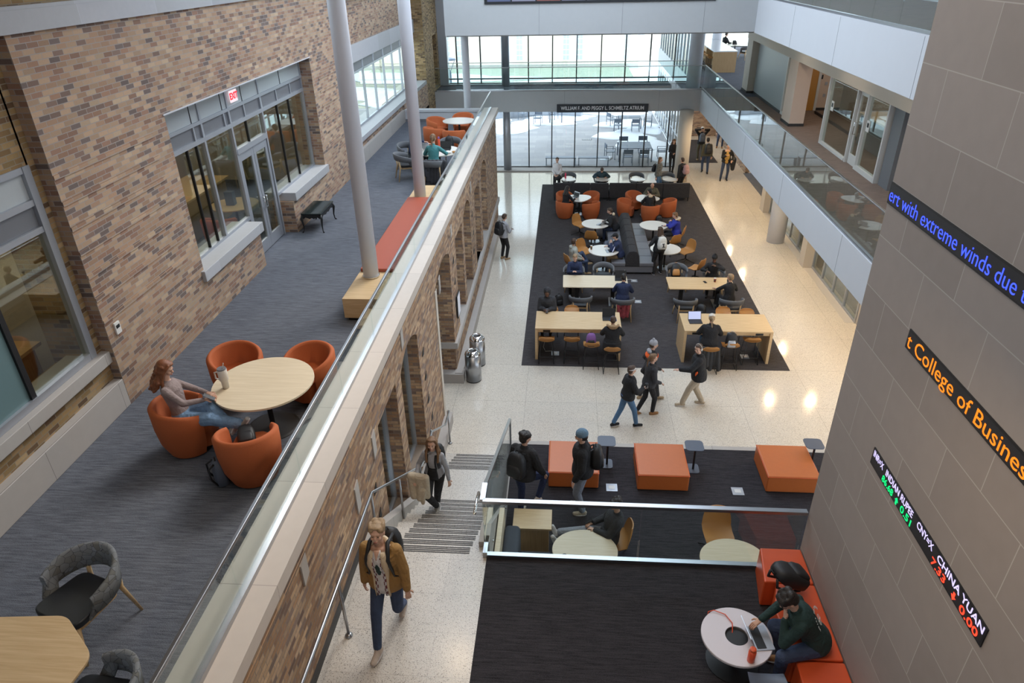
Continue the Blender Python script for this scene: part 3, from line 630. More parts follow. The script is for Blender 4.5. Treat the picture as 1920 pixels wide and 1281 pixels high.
for k in range(7): MB().box(-.27 + k * .08, -.23 + k * .08, -.13, .13, .01, .014).build('grate_bar', M_alu, t)
t = thing('street_lamp', 'dark street lamp with a triangular open head outside the upper windows', 'lamp', (-7.97, 50, 0)); MB().tube([(0, 0, 0), (0, 0, 3.1)], [.08, .06], 10).build('pole', M_steelblue, t)
MB().tube([(0, 0, 3.1), (-.33, 0, 3.85)], .025, 6).tube([(0, 0, 3.1), (.33, 0, 3.85)], .025, 6).build('bracket', M_steelblue, t); MB().lathe([(.42, 3.85), (.38, 3.95), (.1, 4.0)], n=20).build('head', M_steelblue, t)
M_fac = blocks('far_facade', [(0, (.74, .66, .52)), (.5, (.78, .70, .57))], 2.4, .6, .02, (.66, .60, .48), rough=.9, offs=.5, var=.04, nscale=2, bump=0)
fb = thing('far_building', 'cream masonry building with tall paired windows across the lawn', 'building', (0, 76, 0)); MB().box(-50, 26, 0, 6, -.3, 14).build('wall', M_fac, fb)
MB().box(-50, 26, -.15, 0, 3.6, 3.85).box(-50, 26, -.1, 0, -.3, .15).build('stone_band', M_stone, fb)
for k in range(9):
    for d_ in (0, 1.35):
        x = -31 + k * 6.1 + d_
        f_ = MB().box(x, x + .75, -.08, .02, .5, 3.1).build('window', plain('pale_frame', (.66, .7, .74), .5) if not (k or d_) else bpy.data.materials['pale_frame'], fb)
        g_ = MB()
        for i_ in range(2):
            for j_ in range(5): g_.box(x + .08 + i_ * .32, x + .35 + i_ * .32, -.09, -.08, .58 + j_ * .5, 1.0 + j_ * .5)
        g_.build('pane', bpy.data.materials['fritted_panel'], f_)
for (x, y, lb) in ((-6.6, 52, 'bare winter shrub beside the street lamp'), (-9.4, 53, 'bare winter shrub left of the street lamp')):
    t = thing('bare_shrub', lb, 'shrub', (x, y, 0)); m = MB(); r_ = random.Random(int(x * 10))
    for k in range(34):
        a = r_.random() * 6.28; l_ = .7 + r_.random() * .9; e = .5 + r_.random() * .5
        m.tube([(0, 0, 0), (math.cos(a) * l_ * .3, math.sin(a) * l_ * .3, l_ * e * .6), (math.cos(a) * l_ * .6, math.sin(a) * l_ * .6, l_ * e * 1.2)], [.02, .012, .006], 5)
    m.build('branches', M_oak_dark, t)
# ================================================================ FURNITURE
F_orange = plain('orange_wool', (.41, .095, .024), .8, var=.1, scale=90, bump=.15)
F_orange2 = plain('orange_leather', (.50, .13, .03), .42, var=.06, scale=14, bump=.05)
F_coral = plain('orange_vinyl', (.62, .085, .022), .38, var=.05, scale=10, bump=.05)
F_rust = plain('rust_vinyl', (.36, .075, .04), .4, var=.04, scale=5)
F_tan = plain('tan_leather', (.42, .19, .05), .5, var=.06, scale=30)
F_grey = plain('grey_felt', (.13, .135, .145), .9, var=.15, scale=60)
F_pat = plain('patterned_fabric', (.20, .195, .19), .9, var=.5, scale=14)
def pattern_fabric():
    m, n, l, q = newmat('circle_fabric'); tc = N(n, 'ShaderNodeTexCoord'); vo = N(n, 'ShaderNodeTexVoronoi'); vo.feature = 'DISTANCE_TO_EDGE'; vo.inputs['Scale'].default_value = 15; l.new(tc.outputs['Object'], vo.inputs[0])
    v2 = N(n, 'ShaderNodeTexVoronoi'); v2.inputs['Scale'].default_value = 15; l.new(tc.outputs['Object'], v2.inputs[0])
    r = N(n, 'ShaderNodeValToRGB'); e = r.color_ramp.elements; e[0].position = .012; e[0].color = (.35, .36, .4, 1); e[1].position = .035; e[1].color = (1, 1, 1, 1); l.new(vo.outputs['Distance'], r.inputs[0])
    r2 = N(n, 'ShaderNodeValToRGB'); e = r2.color_ramp.elements; e[0].color = (.13, .125, .11, 1); e[1].color = (.19, .20, .21, 1); s = N(n, 'ShaderNodeSeparateColor'); l.new(v2.outputs['Color'], s.inputs[0]); l.new(s.outputs[0], r2.inputs[0])
    mx = N(n, 'ShaderNodeVectorMath', operation='MULTIPLY'); l.new(r.outputs[0], mx.inputs[0]); l.new(r2.outputs[0], mx.inputs[1]); l.new(mx.outputs[0], q.inputs['Base Color']); q.inputs['Roughness'].default_value = .9
    return m
F_pat = pattern_fabric()
F_darkseat = plain('dark_leather', (.02, .022, .026), .45)
F_sofa = plain('black_tweed', (.028, .026, .028), .9, var=.9, scale=45)
F_sofag = plain('grey_vinyl', (.15, .15, .165), .45, var=.06, scale=6)
F_navy = plain('slate_fabric', (.045, .052, .068), .85, var=.15, scale=70)
F_slate = plain('slate_blue_metal', (.085, .10, .135), .45)
F_disc = plain('dull_silver', (.5, .52, .55), .3, .9)
def rpoly(pts, r, n=5):
    out = []; m = len(pts)
    for i in range(m):
        p = Vector(pts[i]).to_2d() if len(pts[i]) > 2 else Vector(pts[i]); a = (Vector(pts[i - 1]) - p).normalized(); b = (Vector(pts[(i + 1) % m]) - p).normalized()
        ang = a.angle(b); t = r / math.tan(ang / 2)
        p0 = p + a * t; p1 = p + b * t
        for k in range(n + 1):
            s = k / n; out.append(tuple((p0 * (1 - s) ** 2) + (p * 2 * s * (1 - s)) + (p1 * s * s)))
    return out
def rrect(w, d, r, n=5): return rpoly([(-w / 2, -d / 2), (w / 2, -d / 2), (w / 2, d / 2), (-w / 2, d / 2)], r, n)
def circ(r, n=40, sx=1, sy=1): return [(r * sx * math.cos(2 * PI * k / n), r * sy * math.sin(2 * PI * k / n)) for k in range(n)]
def tritop(r):  # soft triangle
    return [((r * (1 + .10 * math.cos(3 * a))) * math.cos(a), (r * (1 + .10 * math.cos(3 * a))) * math.sin(a)) for a in [2 * PI * k / 48 for k in range(48)]]
def tub_chair(mat=F_orange):
    t = thing('tub_chair', 'x', 'chair')   # faces +y
    n = 30; A = math.radians(128); m = MB(); prof = []
    for i in range(n + 1):
        a = -A + 2 * A * i / n; d = abs(a) / A; top = .76 - .13 * (d ** 2.2); r = .385; ri = .30 + .01 * d
        dx, dy = math.sin(a), -math.cos(a)
        pr = [(r * .74, .03), (r * .93, .22), (r, .45), (r + .005, top - .03), (r - .02, top), ((r + ri) / 2, top + .012), (ri + .02, top), (ri, top - .03), (ri - .005, .40), (ri * .8, .38)]
        prof.append([(dx * q, dy * q, z) for q, z in pr])
    m.grid(prof); m.add(prof[0], [tuple(range(len(prof[0])))]); m.add(prof[-1], [tuple(reversed(range(len(prof[-1]))))])
    m.build('shell', mat, t, smooth=True)
    ang = [-A + 2 * A * k / 24 for k in range(25)]
    pl = [(.30 * math.sin(a), -.30 * math.cos(a)) for a in ang] + [(-.20, .33), (.20, .33)]
    pl = [(.298 * math.sin(a), -.298 * math.cos(a)) for a in ang]; pl += [(-.1, .335)] if False else []
    pl = pl + [(.22, .30), (.12, .36), (-.12, .36), (-.22, .30)][::1]
    MB().prism(pl, .10, .43).build('seat_cushion', mat, t, bev=.03, seg=3)
    MB().lathe([(.25, 0), (.27, .03)], n=28).build('plinth', M_black, t)
    return t
def shell(w, d, h, seat, th=.02, back=True):
    """one-piece moulded shell facing +y, returns MB"""
    rows = []; nu = 12
    pathp = [(d * .5, seat - .035), (d * .44, seat - .005), (d * .2, seat), (-d * .15, seat - .015), (-d * .38, seat + .02), (-d * .47, seat + .10), (-d * .52, seat + h * .5), (-d * .56, seat + h * .8), (-d * .58, seat + h)]
    wd = [.42, .48, .5, .5, .5, .5, .48, .43, .28]; cv = [.0, .02, .03, .04, .05, .05, .05, .04, .03]
    top = []; bot = []
    for (y, z), w_, c in zip(pathp, wd, cv):
        r1 = []; 
        for k in range(nu + 1):
            u = 2 * k / nu - 1; r1.append((u * w * w_, y + (c * u * u if z > seat + .05 else 0), z + (c * u * u if z <= seat + .05 else 0)))
        top.append(r1); bot.append([(p[0] * .97, p[1] - th * (1 if z > seat + .05 else .3), p[2] - th * (0 if z > seat + .05 else 1)) for p in r1])
    m = MB(); m.grid(top); m.grid(bot)
    a = [r[0] for r in top]; b = [r[0] for r in bot]; m.grid([a, b]); a = [r[-1] for r in top]; b = [r[-1] for r in bot]; m.grid([a, b]); m.grid([top[0], bot[0]]); m.grid([top[-1], bot[-1]])
    return m
def shell_chair():
    t = thing('shell_chair', 'x', 'chair'); shell(.50, .48, .40, .45).build('shell', F_tan, t, smooth=True)
    m = MB().tube([(0, 0, .12), (0, 0, .43)], .025, 10)
    m.build('post', M_black, t, smooth=True)
    for k in range(4):
        a = PI / 4 + k * PI / 2; MB().tube([(0, 0, .16), (.15 * math.cos(a), .15 * math.sin(a), .10), (.34 * math.cos(a), .34 * math.sin(a), .012)], [.02, .018, .012], 8).build('leg', M_black, t, smooth=True)
    return t
def bar_stool():
    t = thing('bar_stool', 'x', 'stool'); shell(.44, .40, .18, .68).build('shell', F_tan, t, smooth=True)
    for sx in (-1, 1):
        MB().tube([(sx * .15, .14, .66), (sx * .21, .21, .012), (sx * .21, -.21, .012), (sx * .15, -.13, .66)], .010, 8).build('leg', M_black, t, smooth=True)
    MB().tube([(-.195, .19, .22), (.195, .19, .22)], .010, 8).tube([(-.19, .19, .22), (-.19, -.19, .22), (.19, -.19, .22), (.19, .19, .22)], .008, 8).build('footrest', M_black, t, smooth=True)
    return t
def armchair(fab, seat=F_darkseat, low=0):
    t = thing('armchair', 'x', 'chair')
    n = 26; A = math.radians(105); rows = []
    for i in range(n + 1):
        a = -A + 2 * A * i / n; d = abs(a) / A; z1 = .78 - .12 * d ** 2; z0 = .60 - low - .06 * d; r = .33 + .01 * math.cos(a)
        dx, dy = math.sin(a), -math.cos(a); lean = .03 * (1 - d)
        rows.append([(dx * (r + o + (lean if z > .7 else 0)), dy * (r + o + (lean if z > .7 else 0)), z) for o, z in ((.0, z0), (.035, z0 + .01), (.04, z1 - .01), (.02, z1 + .008), (-.01, z1 - .01), (-.012, z0 + .01))])
    m = MB().grid([r + [r[0]] for r in rows]); m.add(rows[0], [tuple(range(6))]); m.add(rows[-1], [tuple(reversed(range(6)))])
    for sx in (-1, 1):
        m.add([(sx * .33, .06, .62), (sx * .365, .06, .62), (sx * .30, .16, .44), (sx * .33, .16, .44), (sx * .33, -.06, .62), (sx * .365, -.06, .62), (sx * .27, .02, .44), (sx * .30, .02, .44)], [(0, 1, 3, 2), (4, 6, 7, 5), (0, 2, 6, 4), (1, 5, 7, 3)])
    m.build('backrest', fab, t, smooth=True)
    MB().prism(rpoly([(-.25, -.24), (.25, -.24), (.30, .30), (-.30, .30)], .12), .40, .475).build('seat', seat, t, bev=.02, seg=3)
    MB().prism(rpoly([(-.22, -.22), (.22, -.22), (.26, .26), (-.26, .26)], .08), .35, .40).build('seat_frame', M_oak, t)
    for sx in (-1, 1):
        MB().tube([(sx * .24, .24, .42), (sx * .275, .285, .2), (sx * .30, .33, 0)], [.026, .022, .014], 8).build('leg', M_oak, t, smooth=True)
        MB().tube([(sx * .215, -.29, .66), (sx * .21, -.26, .40), (sx * .25, -.34, 0)], [.02, .024, .014], 8).build('leg', M_oak, t, smooth=True)
    return t
def ped_table(poly, h, top, base=F_disc, br=.24, post=M_black, th=.028, name='round_table', edge=None):
    t = thing(name, 'x', 'table')
    MB().prism(poly, h - th, h).build('tabletop', top, t, bev=.004)
    MB().tube([(0, 0, .02), (0, 0, h - th)], .035, 14).lathe([(.16, h - th - .012), (.16, h - th)], n=20).build('post', post, t, smooth=False)
    MB().lathe([(br, 0), (br, .008), (br * .9, .02), (.05, .028)], n=32).build('base', base, t)
    return t
P_tub = Proto(tub_chair()); P_shell = Proto(shell_chair()); P_stool = Proto(bar_stool()); P_arm = Proto(armchair(F_grey)); P_armp = Proto(armchair(F_pat, low=.07))
GTUB = 'orange tub chairs in the hall'; RG = .013
def face(x, y, tx, ty): return math.atan2(ty - y, tx - x) - PI / 2
def put(P, x, y, z, tx, ty, label, group=None): return P((x, y, z), face(x, y, tx, ty), label, group)
# ---- hall: tub chairs and small tables by the dark sofa
tA = ped_table(tritop(.50), .74, M_ltop); kinds(tA, (.63, 29.4, RG), .5, 'white triangular table of the left orange chair group', 'white tables on the hall carpet')
tB = clone(tA, (3.52, 29.35, RG), 2.0, 'white triangular table of the right orange chair group, by the bald man')
put(P_tub, .0, 28.95, RG, .5, 29.5, 'orange tub chair holding the woman in black with the laptop', GTUB)
put(P_tub, 1.12, 28.85, RG, .6, 29.4, 'empty orange tub chair, near right of the left white table', GTUB)
put(P_tub, .0, 30.05, RG, .6, 29.4, 'orange tub chair behind the woman in black, against the dark sofa', GTUB)
put(P_tub, 1.15, 30.05, RG, .6, 29.4, 'orange tub chair at the far right of the left white table', GTUB)
put(P_tub, 2.62, 29.1, RG, 2.9, 29.0, 'lone orange tub chair in the gap between the two white tables', GTUB)
put(P_tub, 3.6, 28.5, RG, 3.5, 29.4, 'orange tub chair seen from behind with a man in a fleece collar sitting in it', GTUB)
put(P_tub, 4.4, 29.2, RG, 3.5, 29.4, 'empty orange tub chair turned left, right of the bald man table', GTUB)
put(P_tub, 3.05, 30.1, RG, 3.5, 29.4, 'orange tub chair half hidden behind the table of the bald man', GTUB)
# round cafe tables
rt = ped_table(circ(.54, sy=1.0), .74, M_ltop); kinds(rt, (1.22, 26.1, RG), 0, 'white round table with the laptop of the man in the black fleece jacket', 'white tables on the hall carpet')
clone(rt, (3.46, 25.95, RG), 0, 'white round table in front of the woman in the blue parka')
clone(rt, (1.42, 23.3, RG), 0, 'white round table of the man in khaki trousers, with laptop and flask')
clone(rt, (3.62, 23.5, RG), 0, 'white round table behind the girl carrying the white backpack')
GS = 'tan shell chairs in the hall'
for x, y, tx, ty, lb in ((.62, 26.75, 1.25, 26.1, 'tan shell chair at the left of the fleece man table, pushed back'), (1.05, 25.25, 1.2, 26.1, 'tan shell chair tucked under the near edge of the fleece man table'),
    (.75, 23.95, 1.35, 23.3, 'tan shell chair beside the khaki man table, far left of it, empty'), (.30, 22.75, 1.3, 23.3, 'tan shell chair under the boy in the grey hoodie'),
    (4.35, 25.6, 3.5, 25.9, 'tan shell chair under the woman in the blue parka'), (4.05, 24.85, 3.5, 25.8, 'tan shell chair between the two right-hand round tables, turned away'),
    (4.45, 24.0, 3.6, 23.5, 'tan shell chair at the right edge of the table behind the backpack girl'), (4.55, 22.45, 3.9, 23.0, 'tan shell chair pulled out nearest to the right low table')):
    put(P_shell, x, y, RG, tx, ty, lb, GS)
# row by the window
tr_ = ped_table(circ(.30, sx=1.15), .72, M_ltop, br=.2); kinds(tr_, (.17, 32.35, 0), 0, 'small white table with a pink bottle behind the dark sofa', 'small white tables behind the dark sofa')
for x, lb in ((1.75, 'small white table under the person bent over behind the sofa'), (3.4, 'small white table behind the sofa, the empty one with an empty chair'), (4.9, 'small white table between the two people behind the sofa end')):
    clone(tr_, (x, 32.35, 0), 0, lb)
for x, lb in ((.17, 'dark armchair behind the small table with the pink bottle'), (1.72, 'dark armchair of the person bent over behind the sofa'), (3.4, 'dark armchair at the empty small table behind the sofa'), (4.85, 'dark armchair between the two people behind the sofa end')):
    put(P_arm, x, 33.0, 0, x, 32.3, lb, 'armchairs of grey felt with oak legs')
# dark high-backed sofas
def sofa(x0, x1, lb):
    t = thing('sofa', lb, 'sofa', (x0, 31.35, RG), 0, 'dark sofas at the far end of the carpet'); n = 3; w = (x1 - x0) / n
    for k in range(n):
        MB().box(k * w + .005, (k + 1) * w - .005, -.1, .06, .16, .82).build('backrest', F_sofa, t, bev=.025)
        MB().box(k * w + .005, (k + 1) * w - .005, .05, .62, .30, .44).build('seat_cushion', F_sofag, t, bev=.03)
    MB().box(0, x1 - x0, 0, .6, .2, .3).build('frame', F_sofa, t)
    for lx in (.05, x1 - x0 - .05):
        for ly in (-.04, .56): MB().tube([(lx, ly, 0), (lx, ly, .2)], [.018, .028], 8).build('leg', M_black, t)
sofa(-.53, 2.0, 'left dark tweed sofa seen from behind, behind the woman in black'); sofa(2.03, 5.66, 'right dark tweed sofa seen from behind, behind the bald man')
# double-sided bench sofa in the middle
t = thing('bench_sofa', 'grey back-to-back bench sofa with a dark patterned spine between the round tables', 'sofa', (2.42, 22.85, RG))
for k in range(6):
    y = k * .70
    MB().box(.24, .74, y + .01, y + .69, .30, .44).build('seat_cushion', F_sofag, t, bev=.025)
    if k < 7: MB().box(-.74, -.24, y + .01, y + .69, .30, .44).build('seat_cushion', F_sofag, t, bev=.025)
for k in range(6):
    y = k * .70
    MB().prism([(-.26, .3), (-.22, .70), (-.13, .86), (.0, .88), (.13, .86), (.22, .70), (.26, .3)], y + .008, y + .692, 'y').build('backrest', F_sofa, t, bev=.02)
MB().box(-.72, .72, .03, 4.17, .08, .30).build('frame', F_sofag, t); MB().box(-.66, .66, .1, 4.1, 0, .08).build('plinth', M_black, t)
# ---- low oak tables
def rect_table(w, d, h, lb, loc, grp, m=M_oak_pale):
    t = thing('study_table', lb, 'table', loc, 0, grp)
    MB().prism(rrect(w, d, .04), h - .03, h).build('tabletop', m, t, bev=.004)
    for sx in (-1, 1):
        MB().box(sx * w * .28 - .06, sx * w * .28 + .06, -.05, .05, .02, h - .03).build('post', M_black, t)
        MB().box(sx * w * .28 - .12, sx * w * .28 + .12, -.33, .33, 0, .02).build('base', F_disc, t)
    return t
rect_table(2.07, .94, .74, 'pale low study table on the left with the man in navy behind it', (1.03, 20.6, RG), 'low study tables', M_oak_pale)
rect_table(2.06, .92, .74, 'oak low study table on the right shared by two women', (4.36, 20.55, RG), 'low study tables', M_oak)
GA = 'armchairs of grey felt with oak legs'
for x, y, tx, ty, lb in ((.55, 19.6, .6, 20.6, 'empty grey felt armchair with oak legs on the near side of the left low table'), (1.85, 19.5, 1.8, 20.6, 'grey felt armchair under the man in the puffer jacket at the left low table'),
   (1.35, 21.75, 1.3, 20.6, 'grey felt armchair empty behind the left low table'), (.35, 21.6, .35, 20.6, 'grey felt armchair under the man in navy behind the left low table'),
   (3.75, 19.5, 3.75, 20.6, 'grey felt armchair empty on the near side of the right low table'), (5.15, 19.55, 5.1, 20.6, 'grey felt armchair under the short-haired woman in the black vest'),
   (5.0, 21.65, 4.9, 20.6, 'grey felt armchair under the woman in the black bobble hat'), (3.8, 21.75, 3.8, 20.6, 'grey felt armchair heaped with bags behind the right low table')):
    put(P_arm, x, y, RG, tx, ty, lb, GA)
# ---- high oak tables
def high_table(x0, x1, lb):
    t = thing('high_table', lb, 'table', (x0, 16.82, RG), 0, 'high oak worktables'); w = x1 - x0
    MB().box(0, w, 0, 1.06, .955, 1.0).build('tabletop', M_oak, t, bev=.004)
    for a in (0, w - .075): MB().box(a, a + .075, 0.0, 1.06, 0, .955).build('leg', M_oak, t, bev=.004)
    MB().box(.075, w - .075, .04, .10, .86, .955).box(.075, w - .075, .96, 1.02, .86, .955).build('apron', M_oak, t)
    for k in (.22, w - .45): MB().box(k, k + .2, .03, .045, .87, .93).build('power_outlet', M_black, t)
    return t
high_table(-.75, 1.62, 'high oak worktable on the left with the hooded man at its far corner'); high_table(3.31, 5.67, 'high oak worktable on the right with the open laptop')
GB = 'tan bar stools at the high oak tables'
for x, y, ty, lb in ((-.43, 16.78, 18, 'tan bar stool, leftmost along the near side of the left high table'), (.27, 16.80, 18, 'tan bar stool second from the left at the left high table, empty'), (.80, 16.52, 18, 'tan bar stool with the purple backpack hung on it'), (1.34, 16.30, 18, 'tan bar stool under the person in the fur-hooded coat'),
   (.27, 18.35, 17, 'tan bar stool on the far side of the left high table'), (4.69, 18.4, 17, 'tan bar stool on the far side of the right high table, in the middle'), (5.35, 18.3, 17, 'tan bar stool on the far side of the right high table, near its end'),
   (3.95, 16.40, 18, 'bar stool hidden by the coat of the person with the white cap'), (4.52, 16.62, 18, 'tan bar stool with the black and silver backpack hung on it'), (5.16, 16.95, 18, 'tan bar stool at the right end of the right high table'), (-.35, 18.35, 17, 'bar stool of the hooded man at the left high table')):
    put(P_stool, x, y, RG, x, ty, lb, GB)
# floor boxes
def floor_box(x, y, z, lb, cable=None):
    t = thing('floor_box', lb, 'power outlet', (x, y, z)); MB().box(-.11, .11, -.11, .11, 0, .012).build('cover', M_alu, t, bev=.003)
    MB().box(-.06, .06, -.05, .05, .012, .016).build('lid', M_aluw, t)
    if cable: MB().tube([Vector(p) for p in cable], .006, 6).build('cable', M_aluw, t, smooth=True)
for u, v, lb in ((1041, 663, 'floor power box under the left high table'), (1196, 566, 'floor power box beside the puffer jacket man chair'), (1189, 527, 'floor power box at the near end of the bench sofa'), (1396, 669, 'floor power box under the right high table'), (1083, 452, 'floor power box left of the khaki man table')):
    p = at(u, v, RG); floor_box(p.x, p.y, RG, lb, [(0, 0, .02), (-.1, .12, .01), (-.28, .1, .008), (-.35, .35, .01), (-.3, .5, .2)] if u in (1189, 1196, 1041) else None)
for u, v, lb in ((1147, 915, 'floor power box on the terrace between the first two ottomans'), (1383, 922, 'floor power box on the terrace left of the third ottoman')):
    p = at(u, v, Z1); floor_box(p.x, p.y, Z1 + .001, lb)
# ---- terrace ottomans and side tables
def ottoman():
    t = thing('ottoman', 'x', 'ottoman'); MB().box(-.49, .49, -.5, .5, .02, .40).build('seat', F_orange2, t, bev=.025, seg=3)
    MB().box(-.495, .495, -.505, .505, .375, .385).build('piping', F_coral, t, bev=.003); MB().box(-.44, .44, -.44, .44, 0, .02).build('plinth', M_black, t); return t
P_ott = Proto(ottoman())
for x, lb in ((.27, 'orange leather ottoman behind the man in the blue beanie'), (2.0, 'orange leather ottoman in the middle of the terrace row'), (4.46, 'orange leather ottoman nearest the stone pier')):
    P_ott((x, 11.02 if x < 4 else 11.08, Z1), 0, lb, 'orange ottomans on the terrace')
def side_table():
    t = thing('side_table', 'x', 'table'); MB().prism(rrect(.36, .34, .09), .58, .595).build('tabletop', F_slate, t, bev=.004); MB().tube([(.03, -.02, .02), (.03, -.02, .58)], .022, 12).build('post', M_black, t)
    MB().prism(rrect(.30, .30, .07), 0, .018).build('base', F_slate, t, bev=.004); return t
P_side = Proto(side_table())
for x, y, lb in ((.93, 11.3, 'slate blue side table standing behind the hat man ottoman'), (2.66, 11.23, 'slate blue side table right of the middle ottoman'), (5.02, 11.4, 'slate blue side table behind the ottoman nearest the pier')):
    P_side((x, y, Z1), 0, lb, 'slate side tables on the terrace')
# ---- booth below the railing
t = thing('booth_bench', 'slate upholstered corner bench with a pale wood back panel below the railing', 'bench', (-.98, 6.99, Z1))
MB().box(.02, .10, 0, 1.45, 0, 1.36).build('back_panel', M_oak_pale, t, bev=.004)
bk = MB().grid([[(.12 + .22 * (1 - (2 * k / 12 - 1) ** 2 * .0), 0, 0)] * 2 for k in range(2)])
MB().box(.10, .36, 0, 1.42, .42, 1.05).build('backrest', F_navy, t, bev=.08, seg=4); MB().box(.30, .86, 0, 1.42, .18, .46).build('seat', F_navy, t, bev=.03, seg=3); MB().box(.14, .80, .05, 1.4, 0, .18).build('plinth', M_black, t)
t = thing('end_table', 'square oak table between the booth bench and the standing man', 'table', (-.45, 8.87, Z1)); MB().box(-.33, .33, -.24, .24, .70, .735).build('tabletop', M_oak, t, bev=.003)
MB().box(-.28, .28, -.2, .2, 0, .70).build('cabinet', M_oak_dark, t)
def dtop(w, d): return rpoly([(-w / 2, -d / 2), (w / 2, -d / 2), (w / 2 * .98, d * .15), (w * .2, d / 2), (-w * .2, d / 2), (-w / 2 * .98, d * .15)], .09, 6)
tt = ped_table(circ(.53, sy=.86), .735, M_oak_pale, base=M_black); kinds(tt, (.43, 8.2, Z1), 0, 'rounded pale wood table with a coffee cup behind the railing glass', 'rounded tables below the railing')
clone(tt, (2.78, 8.12, Z1), 0, 'rounded pale wood table behind the railing glass beside the stone pier')
put(P_shell, 2.72, 8.95, Z1, 2.75, 8.1, 'tan shell chair at the table beside the stone pier, seen through the railing glass', GS)
# ---- landing bench along the pier
def bmod(p4, lb):
    t = thing('bench_module', lb, 'bench', (3.2, p4[0][1], Z2), 0, 'orange bench modules along the stone pier')
    q = [(a - 3.2, b - p4[0][1]) for a, b in p4]
    MB().prism(q, .02, .45).build('seat', F_coral, t, bev=.02, seg=3); return t
bmod([(3.185, 6.30), (3.185, 6.88), (2.66, 6.88), (2.58, 6.30)], 'orange bench module at the far end of the pier bench, holding the backpack'); bmod([(3.185, 5.22), (3.185, 6.285), (2.72, 6.285), (2.60, 5.9), (2.64, 5.22)], 'orange bench module under the student in the green sweatshirt')
bmod([(3.185, 4.3), (3.185, 5.2), (2.66, 5.2), (2.62, 4.3)], 'orange bench module nearest the camera at the frame edge')
# round table with a hole
t = thing('ring_table', 'round white table with a central cable hole beside the orange bench', 'table', (2.07, 5.48, Z2))
n = 56; m = MB()
rows = [[(r * math.cos(2 * PI * k / n), r * math.sin(2 * PI * k / n), z) for k in range(n)] for r, z in ((.13, .425), (.13, .455), (.395, .455), (.40, .45), (.40, .425), (.13, .425))]
m.grid(rows, True).build('tabletop', plain('white_top', (.66, .62, .66), .4, var=.02), t)
m = MB().lathe([(.135, .40), (.135, .44), (.13, .44), (.10, .30), (.0, .28)], n=32, cap=False); m.build('cable_well', M_black, t, smooth=True)
MB().lathe([(.30, 0), (.30, .012), (.05, .03), (.04, .40), (.12, .425)], n=32).build('pedestal', M_black, t)
t = thing('stool', 'slate blue shell stool at the near edge of the round white table', 'stool', (2.28, 4.83, Z2)); shell(.40, .42, .12, .45).build('shell', F_slate, t, smooth=True)
MB().tube([(0, 0, 0), (0, 0, .44)], .03, 10).build('post', M_black, t); MB().lathe([(.2, 0), (.2, .012), (.03, .02)], n=28).build('base', M_black, t)
# ---- litter bins
def bin_():
    t = thing('litter_bin', 'x', 'bin'); MB().lathe([(.205, .0), (.205, .03), (.21, .03), (.212, .80)], n=40).build('body', M_steel, t, smooth=True)
    MB().lathe([(.212, .80), (.20, .84), (.13, .905), (.10, .915), (.10, .86)], n=40, cap=False).build('domed_lid', M_chrome, t, smooth=True); MB().lathe([(.10, .87), (.0, .868)], n=24, cap=False).build('opening', M_black, t)
    MB().lathe([(.208, 0), (.208, .025)], n=40).build('base_ring', M_black, t); return t
P_bin = Proto(bin_())
P_bin((-2.36, 15.72, 0), 0, 'stainless steel litter bin nearest the stone plinth, the front one of two'); P_bin((-2.34, 16.55, 0), 0, 'stainless steel litter bin standing behind the other one')
dm = plain('bin_label', (.8, .8, .8), .5)
# ---- gallery furniture
t = ped_table(circ(.67, 64), .74, M_oak_pale, base=M_base, br=.36, th=.03); MATS['x'] = 0
kinds(t, (-4.03, 7.66, ZG), 0, 'large round oak table in the gallery with the white tumbler'); 
put(P_tub, -4.78, 8.42, ZG, -4.1, 7.6, 'orange tub chair between the gallery table and the brick wall', 'orange tub chairs in the gallery')
put(P_tub, -3.69, 8.45, ZG, -4.0, 7.7, 'orange tub chair on the far side of the gallery table by the railing')
put(P_tub, -4.95, 7.15, ZG, -4.1, 7.55, 'orange tub chair the red-haired woman is lounging in')
put(P_tub, -3.86, 6.62, ZG, -4.1, 7.6, 'orange tub chair with a black bag on it, nearest the railing')
t = ped_table(rpoly([(-.75, -.55), (.55, -.62), (.62, .25), (.15, .62), (-.7, .55)], .22, 8), .74, M_oak, base=M_base, br=.36); kinds(t, (-4.45, 3.22, ZG), 0, 'oak table with rounded corners at the bottom left edge')
put(P_armp, -4.55, 4.28, ZG, -4.85, 3.4, 'armchair in circle-patterned fabric with a dark seat, facing the near oak table', 'patterned armchairs in the gallery')
put(P_armp, -3.72, 3.20, ZG, -4.5, 3.2, 'armchair in circle-patterned fabric cut off by the bottom edge')
# column bench
t = thing('column_bench', 'long oak plinth bench with a rust cushion wrapping the two white columns', 'bench', (-3.92, 10.87, ZG))
MB().box(0, .66, 0, 6.95, .07, .45).build('plinth', M_oak, t, bev=.004); MB().box(.05, .6, .06, 6.9, 0, .07).build('kick', M_black, t); MB().box(.02, .66, 1.20, 5.72, .45, .52).build('cushion', F_rust, t, bev=.015)
